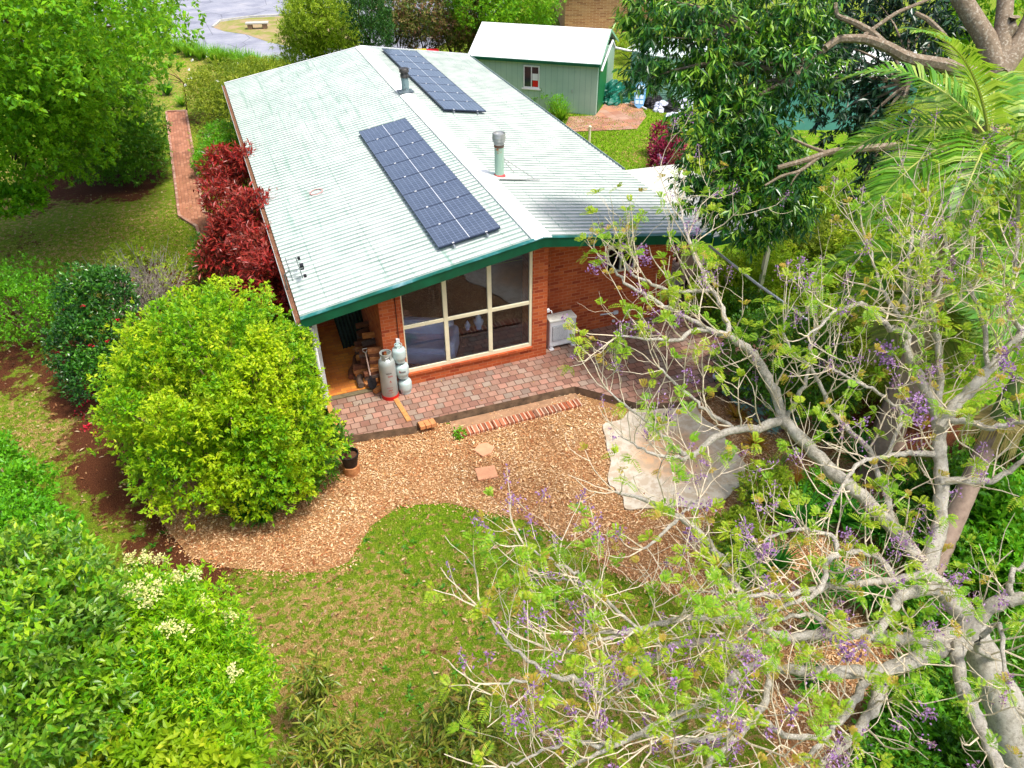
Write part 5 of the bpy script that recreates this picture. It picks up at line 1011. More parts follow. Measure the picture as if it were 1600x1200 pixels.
for i, (px, py) in enumerate(((848, 160), (862, 166), (872, 176), (877, 188), (838, 152))):
    t_ = thing("strap_plant", ("tall strap leaved clump against the shed wall, nearest the window", "tall strap leaved clump between the white post and the shed door side", "low strap leaved clump on the lawn side of the shed bed", "last strap leaved clump of the shed bed near the board edging", "first strap leaved clump of the shed bed, by the roof edge")[i], "plant", g(px, py), 0, "strap plants in the bed below the shed wall"); straps("leaves", g(px, py), 150, .95, .045, lm_lily, t_, droop=.4)
shrub("pink_shrub", "magenta leaved shrub on the back lawn beside the awning", "shrub", [B(1040, 240, .6, .6, .6), B(1035, 215, .5, .5, .5), B(1050, 225, .7, .5, .5), B(1030, 255, .3, .4, .3)], 3800, .12, .06, lm_pink, m_barkd, per=6)
yp = thing("young_palm", "small palm with orange stalks behind the mango branches near the tank", "palm", g(1110, 200)); straps("leaves", g(1110, 198), 110, 1.6, .05, lm_or, yp, droop=.2, lean=.5)

# ------------------------------------------------------------------ mango tree
MT = 15.6
def A(px, py, t_, r, rz=None): p_ = at(px, py, t_); return (p_[0], p_[1], p_[2], r, r, rz or r)
mb0 = np.array([8.7, -3.2, GZ]); mg = thing("mango_tree", "large glossy leaved tree with hanging leaves over the awning", "tree", mb0)
bl_ = [A(1130, 55, MT, 1.15), A(1050, 75, MT, .95), A(1165, 130, MT, 1.2), A(1110, 190, MT, .85), A(1170, 215, MT, .95), A(1120, 270, MT, .8), A(1195, 290, MT, .95), A(1165, 320, MT, .75), A(1225, 330, MT, .6), A(1245, 100, MT, .85), A(1010, 115, MT, .45), A(1040, 20, MT, .8), A(1230, 20, MT, 1.1), A(1090, 310, MT, .45), A(1235, 260, MT, .55), A(1180, 375, MT, .3), A(1000, 30, MT, .5)]
bd_ = [A(1320, 165, 16.5, .75), A(1375, 130, 16.5, .65), A(1390, 195, 16.5, .6), A(1335, 235, 16.5, .5), A(1380, 265, 16.5, .4), A(1300, 110, 16.5, .6), A(1420, 90, 16.5, .6), A(1340, 20, 17.5, 1.0), A(1440, 25, 17.5, .9), A(1480, 60, 17.5, .5), A(1300, 50, 17.5, .8), A(1340, 300, 16.5, .28)]
bg_ = [A(1560, 20, 19, 1.2), A(1500, 100, 19, .9)]
P1 = at(1560, 115, 15.0)
mb = MB(); mb.tube([mb0, mb0+(P1-mb0)*.5+np.array([.15, -.1, 0]), P1], [.33, .26, .22], 10)
mb.tube([P1, at(1540, 60, 15), at(1500, -5, 15), at(1470, -60, 15)], [.2, .19, .17, .15], 10); mb.tube([P1, at(1566, 60, 15), at(1575, -40, 15)], [.2, .16, .14], 9); mb.tube([P1, at(1600, 60, 15), at(1640, -20, 15)], [.22, .2, .18], 9)
mb.tube([at(1566, 62, 15), at(1582, 40, 14.9), at(1586, 26, 14.8)], [.12, .12, .1], 8)
mb.build("trunk", m_mbark, mg, True)
def pl(mb, pts, t_, r0, r1, s=7):
    P = np.array([at(a, b, t_) for a, b in pts]); n = len(P); u = np.linspace(0, n-1, (n-1)*4+1); Q = np.stack([np.interp(u, np.arange(n), P[:, k]) for k in range(3)], 1)
    Q[1:-1] = (Q[:-2]+Q[1:-1]*2+Q[2:])/4; mb.tube(Q, np.linspace(r0, r1, len(Q)), s)
mb = MB(); pl(mb, [(1550, 125), (1480, 102), (1420, 92), (1385, 72), (1350, 60), (1310, 60), (1290, 75)], 15, .15, .06); pl(mb, [(1385, 72), (1362, 50), (1335, 35), (1307, 25), (1305, 5)], 15, .08, .04); pl(mb, [(1350, 55), (1400, 20), (1430, 8), (1460, -5)], 15, .04, .03)
pl(mb, [(1520, 265), (1480, 245), (1440, 232), (1400, 228), (1350, 232), (1300, 236), (1260, 250), (1215, 262)], 14.8, .1, .045); pl(mb, [(1290, 238), (1262, 228), (1235, 215)], 14.8, .04, .02); pl(mb, [(1280, 245), (1250, 268), (1220, 275), (1195, 290)], 14.8, .04, .02); pl(mb, [(1250, 268), (1240, 280), (1235, 290)], 14.8, .02, .01)
pl(mb, [(1520, 265), (1560, 240), (1590, 180)], 14.9, .12, .13); pl(mb, [(1495, 100), (1475, 55), (1450, 30), (1430, 20)], 15, .07, .04)
for q in bl_: s0 = at(1260, 120, MT) if q[2] > at(1150, 200, MT)[2] else at(1230, 260, MT); limbs(mb, s0, [np.array(q[:3])+rnd_dir(1)[0]*q[3]*.5 for _ in range(3)], .045, .01, .25, 5)
for q in bd_: limbs(mb, at(1420, 130, 16), [np.array(q[:3])+rnd_dir(1)[0]*q[3]*.4 for _ in range(2)], .04, .01, .25, 5)
pl(mb, [(1310, 60), (1260, 100), (1230, 140)], 15.4, .07, .04)
mb.build("branches", m_mbark, mg, True)
crown("foliage", bl_, 25000, .2, .048, lm_mango, mg, per=11, out=.35, droop=.75, spread=.75, shell=(.35, 1.08), bumpy=.22, bs=2.0, seed=50, under=-.9, jit=.1)
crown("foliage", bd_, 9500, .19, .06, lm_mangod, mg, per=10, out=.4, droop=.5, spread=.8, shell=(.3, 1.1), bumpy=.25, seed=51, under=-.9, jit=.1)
crown("foliage", bg_, 4000, .2, .07, lm_maple, mg, per=8, seed=52)

# ------------------------------------------------------------------ palms
m_ptrunk = barkmat("palm_trunk", (132, 112, 98), (168, 146, 130), 5); m_rach = paint("palm_rib", (170, 176, 84), .5, .1, 5)
lm_palm = leafmat("palm_leaflet", [(78, 140, 24), (104, 162, 34), (134, 182, 50), (60, 116, 24), (172, 196, 92)], .4, .35, spec=.45); lm_palmd = leafmat("palm_leaflet_old", [(120, 132, 50), (150, 150, 70), (96, 116, 46), (170, 160, 90)], .5, .3)
def frond(parent, c, az, el, L, mat, sag=.9, npair=50, ll=.78, tw=0.0, lw=.055):
    n = 14; P = [np.array(c, float)]; d = np.array([cos(az)*cos(el), sin(az)*cos(el), sin(el)]); T = [d]
    for j in range(n): P.append(P[-1]+d*L/n); d = nrm(d+np.array([0, 0, -sag*2.0/n*(.5+j/n)])); T.append(d)
    P = np.array(P); T = np.array(T); mb = MB(); mb.tube(P, np.linspace(.03, .006, n+1), 5); fr_ = mb.build("frond", m_rach, parent, True)
    u = np.linspace(.12, .995, npair)*n; k = np.minimum(u.astype(int), n-1); f = (u-k)[:, None]; Q = P[k]*(1-f)+P[k+1]*f; TT = nrm(T[k]*(1-f)+T[np.minimum(k+1, n)]*f)
    S_ = nrm(np.cross(TT, np.array([0, 0, 1.0]))); N_ = np.cross(S_, TT); uu = u/n; l = ll*np.sin(np.clip(.25+uu*.85, 0, 1)*pi*.95)**.7
    Vs = []
    for s in (-1, 1):
        D = nrm(S_*s*(.95-.3*uu[:, None])+TT*(.35+.5*uu[:, None])+N_*.25+rng.normal(0, .05, Q.shape)); 
        A0 = Q; wd = nrm(np.cross(D, N_))*lw/2; M1 = A0+D*l[:, None]*.5; D2 = nrm(D+np.array([0, 0, -.45])); E = M1+D2*l[:, None]*.5
        Vs.append(np.stack([A0-wd*.4, A0+wd*.4, M1+wd, M1-wd, E], 1))
    V = np.concatenate(Vs).reshape(-1, 3)-rootloc(parent); m = 2*npair; b = np.arange(m)*5
    lo = np.concatenate([np.stack([b, b+1, b+2, b+3], 1).ravel(), np.stack([b+3, b+2, b+4], 1).ravel()]); to = np.concatenate([np.full(m, 4), np.full(m, 3)]); st = np.concatenate([[0], np.cumsum(to)[:-1]])
    me = mesh_np("leaflets", V, lo, st, to, mat); o = bpy.data.objects.new("leaflets", me); COL.objects.link(o); o.parent = fr_
def palm(label, base, top, r, fr, skirt=False, ll=.8):
    base = np.array(base); top = np.array(top); t_ = thing("palm_tree", label, "palm", base, 0, "palms on the right")
    mb = MB(); n = 26; P = base+(top-base)*np.linspace(0, 1, n)[:, None]; rr = r*(1.25-.35*np.linspace(0, 1, n)); rr[0] *= 1.25; mb.tube(P, rr*(1+.03*(np.arange(n) % 2)), 14); mb.build("trunk", m_ptrunk, t_, True)
    mb = MB(); mb.tube([top, top+np.array([0, 0, .4]), top+np.array([0, 0, .9])], [r*.95, r*.9, r*.45], 12); mb.build("crownshaft", paint("crownshaft", (104, 128, 72), .5, .15, 4), t_, True)
    for az, el, L, m_, sag in fr: frond(t_, top+np.array([0, 0, .75]), R(az), R(el), L, m_, sag, ll=ll)
    if skirt:
        c_ = top+np.array([0, 0, .05]); n = 170; a = rng.random(n)*2*pi; mb = MB()
        for i in range(n):
            d_ = np.array([cos(a[i]), sin(a[i]), 0]); l = rng.uniform(.4, .8); mb.tube([c_+d_*r*.8, c_+d_*(r+.2*l+.1)+np.array([0, 0, -.05]), c_+d_*(r+.35*l)+np.array([0, 0, -.5*l]), c_+d_*(r+.35*l+.04)+np.array([0, 0, -l])], [.008, .008, .006, .003], 3, False)
        mb.build("flower_stalks", paint("straw", (214, 188, 122), .7, .15, 12), t_)
    return t_
palm("tall palm with broad fresh green fronds at the upper right edge", (4.9, -6.0, GZ), (4.75, -6.1, 6.1), .17, [(150, 20, 2.6, lm_palm, .9), (120, 42, 2.7, lm_palm, .8), (85, 25, 2.5, lm_palm, .9), (185, 15, 2.6, lm_palm, .9), (215, 25, 2.6, lm_palm, 1.1), (250, 30, 2.4, lm_palm, 1.1), (170, 62, 2.6, lm_palm, .7), (50, 40, 2.5, lm_palm, .9), (290, 40, 2.4, lm_palm, 1), (330, 30, 2.5, lm_palm, 1), (20, 30, 2.5, lm_palm, 1), (225, -10, 2.2, lm_palm, .9), (165, -5, 2.2, lm_palm, .8)])
palm("thick trunked palm behind the jacaranda limbs with drooping old fronds", (6.0, -5.2, GZ), (6.35, -5.0, 2.9), .27, [(165, 20, 2.7, lm_palm, 1.2), (195, 5, 2.4, lm_palmd, 1.0), (225, 10, 2.5, lm_palmd, 1.3), (140, 30, 2.6, lm_palm, 1), (100, 40, 2.5, lm_palm, 1), (250, 25, 2.4, lm_palm, 1.2), (280, 15, 2.4, lm_palmd, 1.2), (60, 30, 2.5, lm_palm, 1), (10, 30, 2.5, lm_palm, 1), (320, 20, 2.5, lm_palm, 1.1), (180, 60, 2.3, lm_palm, .8), (210, 40, 2.5, lm_palm, 1.1)])
palm("slim smooth trunked palm with a skirt of straw coloured flower stalks at the right edge", g(1425, 960), g(1560, 655, 2.6), .16, [(350, 40, 2.3, lm_palm, 1), (300, 35, 2.3, lm_palm, 1), (30, 40, 2.3, lm_palm, 1), (80, 45, 2.3, lm_palm, .9), (120, 60, 2.2, lm_palm, .8), (0, 60, 2.3, lm_palm, .8), (250, 60, 2.0, lm_palm, .9)], True)

# ------------------------------------------------------------------ understorey on the right
def rosette(label, px, py, n=120, L=.75, W=.045, mat=None, cat="plant", name="dracaena", z=.25, group=None):
    t_ = thing(name, label, cat, g(px, py), 0, group); c = g(px, py); mb = MB(); mb.tube([c, c+np.array([0, 0, z])], [.04, .03], 6); mb.build("stem", m_barkd, t_)
    straps("leaves", c+np.array([0, 0, z]), n, L, W, mat or lm_strap, t_, droop=.3, lean=1.6); return t_
for px, py, n, L, lb in ((1335, 735, 150, .85, "spiky green rosette plant just left of the thick palm trunk"), (1405, 790, 130, .75, "spiky green rosette plant in front of the thick palm trunk"), (1290, 700, 70, .6, "small spiky rosette below the dark dense shrub"),
                         (1240, 830, 130, .8, "spiky rosette left of the branch fork, on the garden bed edge"), (1310, 830, 140, .85, "dense spiky rosette in the middle of the garden bed"), (1370, 850, 140, .85, "spiky rosette below the pale diagonal limb"), (1185, 800, 90, .6, "smaller spiky rosette by the drop sheet side of the bed"),
                         (1270, 1000, 100, .6, "small spiky rosette alone on the bark mulch"), (1255, 1080, 80, .45, "smallest spiky rosette on the bark mulch by the lowest limbs"), (1290, 930, 130, .75, "spiky rosette at the lower edge of the garden bed"), (1350, 950, 120, .7, "spiky rosette under the thick horizontal limb"), (1210, 900, 100, .6, "spiky rosette at the left corner of the garden bed")):
    rosette(lb, px, py, n, L)
shrub("dense_shrub", "dark dense shrub at the right end of the patio behind the corrugated sheets", "shrub", [B(1225, 565, 1.0, 1.25, 1.1), B(1180, 540, .8, .8, .8), B(1270, 600, .8, 1.0, .9), B(1160, 590, .4, .5, .5)], 16000, .085, .045, lm_low, m_barkd, bumpy=.2, shell=(.5, 1.07), seed=60)
for i, (px, py, r, m_, n, lb) in enumerate(((1130, 450, .9, lm_yel, 6000, "yellow green shrub under the end of the awning"), (1200, 430, 1.2, lm_yel, 9000, "yellow green shrub behind the slanting white pole"), (1280, 400, 1.3, lm_olive, 9000, "olive shrub behind the yellow green ones under the dark tree"), (1240, 370, .9, lm_dark, 6000, "dark green shrub beside the awning post"),
        (1350, 420, 1.4, lm_yel, 9500, "yellow green shrub left of the palm crown"), (1330, 520, 1.1, lm_olive, 7000, "olive shrub between the dense shrub and the palms"), (1160, 490, .7, lm_low, 4500, "low dark shrub below the slanting white pole"), (1430, 350, 1.7, lm_yel, 11000, "tall yellow green shrub behind the palm fronds"),
        (1320, 330, 1.5, lm_yel, 9000, "yellow green shrub beyond the awning in front of the teal outbuilding"), (1520, 450, 1.5, lm_low, 9000, "dark shrub behind the tall palm"), (1580, 330, 1.7, lm_yel, 9000, "yellow green shrub at the right edge behind the tall palm"), (1480, 520, 1.2, lm_olive, 7000, "olive shrub right of the thick palm trunk"))):
    shrub("shrub", lb, "shrub", [B(px, py, r*.6, r, r*.75), B(px+25, py+14, r*.45, r*.7, r*.6), B(px-25, py+6, r*.5, r*.65, r*.6)], n, .1, .045, m_, m_bark, bumpy=.25, shell=(.45, 1.1), seed=61+i)
for i, (px, py, z, r, m_, n, L, lb) in enumerate(((1200, 765, .3, .55, lm_wattle, 3500, .09, "pale green ferny shrub beside the drop sheet"), (1150, 830, .25, .5, lm_wattle, 3000, .09, "pale green ferny shrub below the drop sheet corner"), (1290, 770, .3, .5, lm_mid, 2500, .1, "mid green shrub among the spiky rosettes"), (1165, 880, .2, .45, lm_low, 2200, .08, "low shrub at the mulch edge left of the garden bed"),
        (1440, 850, .3, .8, lm_low, 5000, .08, "dark ivy covered mound between the two palm trunks"), (1470, 760, .4, .8, lm_low, 5000, .09, "dark shrub behind the upright jacaranda limb"), (1560, 800, .5, .9, lm_mid, 6000, .16, "bright broad leaved shrub at the right edge beside the slim palm"), (1590, 900, .4, .8, lm_mid, 5000, .16, "bright broad leaved shrub at the right edge above the thick side limb"),
        (1530, 880, .3, .7, lm_low, 4500, .1, "dark shrub under the jacaranda fork"), (1440, 960, .2, .7, lm_low, 4500, .1, "dark ground shrub below the jacaranda fork"), (1480, 1080, .2, .75, lm_low, 5000, .11, "dark leafy shrub beside the jacaranda trunk"), (1420, 1120, .25, .5, lm_mid, 2500, .13, "bright seedling clump under the lowest limbs"), (1400, 1180, .15, .6, lm_low, 3500, .11, "dark leafy shrub at the bottom edge left of the trunk"), (1500, 1170, .15, .7, lm_low, 4500, .11, "dark leafy shrub at the bottom edge against the trunk"),
        (1575, 1050, .2, .8, lm_low, 4500, .11, "dark leafy shrub right behind the jacaranda trunk"), (1600, 700, .6, 1.1, lm_low, 7000, .12, "dark shrub behind the straw coloured flower stalks"), (1400, 600, .5, 1.0, lm_olive, 6000, .1, "olive shrub behind the thick palm trunk"))):
    shrub("shrub", lb, "shrub", [B(px, py, z, r, r*.7), B(px+20, py+12, z*.7, r*.7, r*.5)], n, L, L*.42, m_, m_barkd, bumpy=.25, shell=(.35, 1.1), seed=80+i, stems=5)
for i, (px, py, m_, lb) in enumerate(((1215, 735, lm_phot, "pinkish bromeliad beside the drop sheet and the rusty sheets"), (1245, 760, lm_or, "orange bromeliad right of the pinkish one"), (1180, 700, lm_or, "orange leaved plant between patio corner and drop sheet"), (1150, 655, lm_or, "orange brown plant at the patio corner"), (1240, 700, lm_phot, "pinkish bromeliad above the orange one"))):
    rosette(lb, px, py, 60, .4, .05, m_, name="bromeliad", z=.05)

# ------------------------------------------------------------------ foreground shrubs along the bottom
shrub("flowering_shrub", "bright green foreground shrub topped with cream flower clusters", "shrub", [B(250, 965, 1.7, .75, .7), B(305, 985, 1.5, .75, .8), B(275, 1070, 1.4, 1.0, 1.0), B(345, 1045, 1.0, .65, .75), B(320, 1140, 1.1, .85, .8), B(220, 1130, 1.3, .85, .8), B(215, 940, 1.6, .5, .45), B(375, 1075, .7, .5, .5)], 40000, .085, .028, leafmat("leaf_bright", [(112, 176, 8), (138, 196, 12), (164, 210, 20), (84, 150, 10), (186, 216, 36)], .4, .42, clump=[(66, 140, 14), (100, 174, 16), (190, 214, 40), (128, 188, 18)]), m_bark, per=11, bumpy=.3, bs=2.6, shell=(.4, 1.12), seed=101, out=.5, stems=16, gap=.3)
fs = bpy.data.objects["flowering_shrub.001"]
FSB = [B(250, 965, 1.7, .75, .7), B(305, 985, 1.5, .75, .8), B(275, 1070, 1.4, 1.0, 1.0), B(345, 1045, 1.0, .65, .75), B(320, 1140, 1.1, .85, .8), B(220, 1130, 1.3, .85, .8), B(215, 940, 1.6, .5, .45), B(375, 1075, .7, .5, .5)]
def hit(px, py, blobs, k=1.0):
    d = ray(px, py); best = 1e9
    for q in blobs:
        c = np.array(q[:3]); r = np.array(q[3:6])*k; o_ = (CAM-c)/r; e = d/r; a = e@e; b = o_@e; cc = o_@o_-1; D_ = b*b-a*cc
        if D_ > 0: best = min(best, (-b-D_**.5)/a)
    return CAM+d*best if best < 1e8 else g(px, py, 2.0)
fb = [(*hit(a, b+6, FSB, 1.08), .09, .09, .09) for a, b, z in ((202, 868, 2.6), (228, 868, 2.7), (252, 868, 2.7), (192, 888, 2.5), (230, 905, 2.7), (200, 918, 2.6), (220, 922, 2.7), (246, 912, 2.7), (270, 897, 2.6), (303, 892, 2.4), (230, 938, 2.7), (316, 935, 2.5), (322, 942, 2.5), (262, 975, 2.7), (290, 978, 2.7), (358, 958, 2.1), (365, 1045, 2.0), (278, 902, 2.6), (245, 925, 2.7))]
crown("blossom", fb, 1900, .038, .024, lm_cream, fs, per=5, shell=(.1, 1.2), bumpy=0, jit=.5)
shrub("shrub", "yellow green leafy shrub along the bottom left edge", "shrub", [B(200, 1190, 1.5, .7, .5), B(130, 1200, 1.4, .5, .4), B(280, 1200, 1.5, .7, .4), B(180, 1050, 2.1, .2, .35), B(335, 1200, 1.3, .6, .4)], 6500, .13, .06, lm_yel, m_bark, per=6, shell=(.3, 1.1), seed=102, bumpy=.25)
lt = shrub("leafy_tree", "blue green broadleaf tree with grey limbs in the lower left corner", "tree", [B(50, 920, 2.4, .8, .8), B(90, 990, 2.5, .95, .9), B(30, 1060, 2.5, 1.0, .9), B(105, 1080, 2.2, .8, .85), B(140, 970, 2.0, .65, .7), B(10, 980, 2.4, .9, .8), B(60, 1150, 2.0, 1.0, .9), B(150, 1040, 1.8, .6, .7), B(105, 890, 1.8, .5, .5), B(50, 880, 1.8, .6, .5)], 30000, .115, .05, leafmat("leaf_bluegreen", [(56, 108, 26), (82, 136, 34), (114, 160, 44), (34, 78, 24), (150, 184, 70), (98, 146, 40)], .36, .35, clump=[(96, 160, 14), (138, 188, 20), (176, 206, 40), (60, 116, 20)], spec=.5), m_mbark, per=7, bumpy=.34, bs=2.2, shell=(.35, 1.12), seed=103, stems=22, r0=.05, gap=.42)
crown("new_growth", [B(40, 895, 2.7, .45, .22)], 260, .12, .025, lm_or, lt, per=6, shell=(.1, 1.1), bumpy=0)
shrub("shrub", "light green bushy shrub at the left edge above the tree with grey limbs", "shrub", [B(15, 780, .8, .75, .6), B(0, 830, 1.0, .7, .6), B(60, 850, .8, .65, .55), B(-15, 730, .7, .6, .6), B(100, 870, .7, .5, .4)], 13000, .1, .05, lm_mid, m_bark, per=8, bumpy=.2, shell=(.5, 1.06), seed=104)
def sapling(label, px, py, h, tips, n, seed, mat=lm_hang):
    b0 = g(px, py); t_ = thing("sapling", label, "sapling", b0, 0, "long leaved saplings at the bottom edge"); mb = MB(); limbs(mb, b0, [np.array(q[:3]) for q in tips], .04, .012, .12, 6); mb.build("stem", m_barkd, t_, True)
    crown("foliage", tips, n, .17, .032, mat, t_, per=12, out=.5, droop=.35, spread=.9, shell=(.1, 1.1), bumpy=.2, seed=seed, jit=.12, under=-.6); return t_
sapling("long leaved sapling in front of the lawn, the left one standing alone", 500, 1110, 1.2, [B(495, 1062, 1.0, .28, .3), B(478, 1085, .7, .24, .28), B(512, 1082, .7, .22, .25)], 700, 111)
sapling("long leaved sapling at the bottom edge, second from the left", 510, 1190, 1.2, [B(500, 1172, .9, .38, .3), B(545, 1165, .9, .3, .28), B(465, 1195, .6, .35, .25), B(580, 1188, .9, .3, .25)], 1300, 112)
sapling("long leaved sapling at the bottom edge near the middle", 620, 1230, 1.2, [B(620, 1188, 1.1, .34, .28), B(590, 1205, .9, .35, .3), B(655, 1195, 1.0, .3, .25)], 1000, 113)
sapling("long leaved sapling at the bottom edge, tallest and furthest right", 720, 1200, 1.5, [B(712, 1115, 1.5, .36, .34), B(745, 1150, 1.2, .42, .36), B(690, 1155, 1.1, .34, .32), B(770, 1185, .9, .36, .3), B(700, 1190, .9, .42, .3), B(742, 1095, 1.5, .24, .22)], 2300, 114)

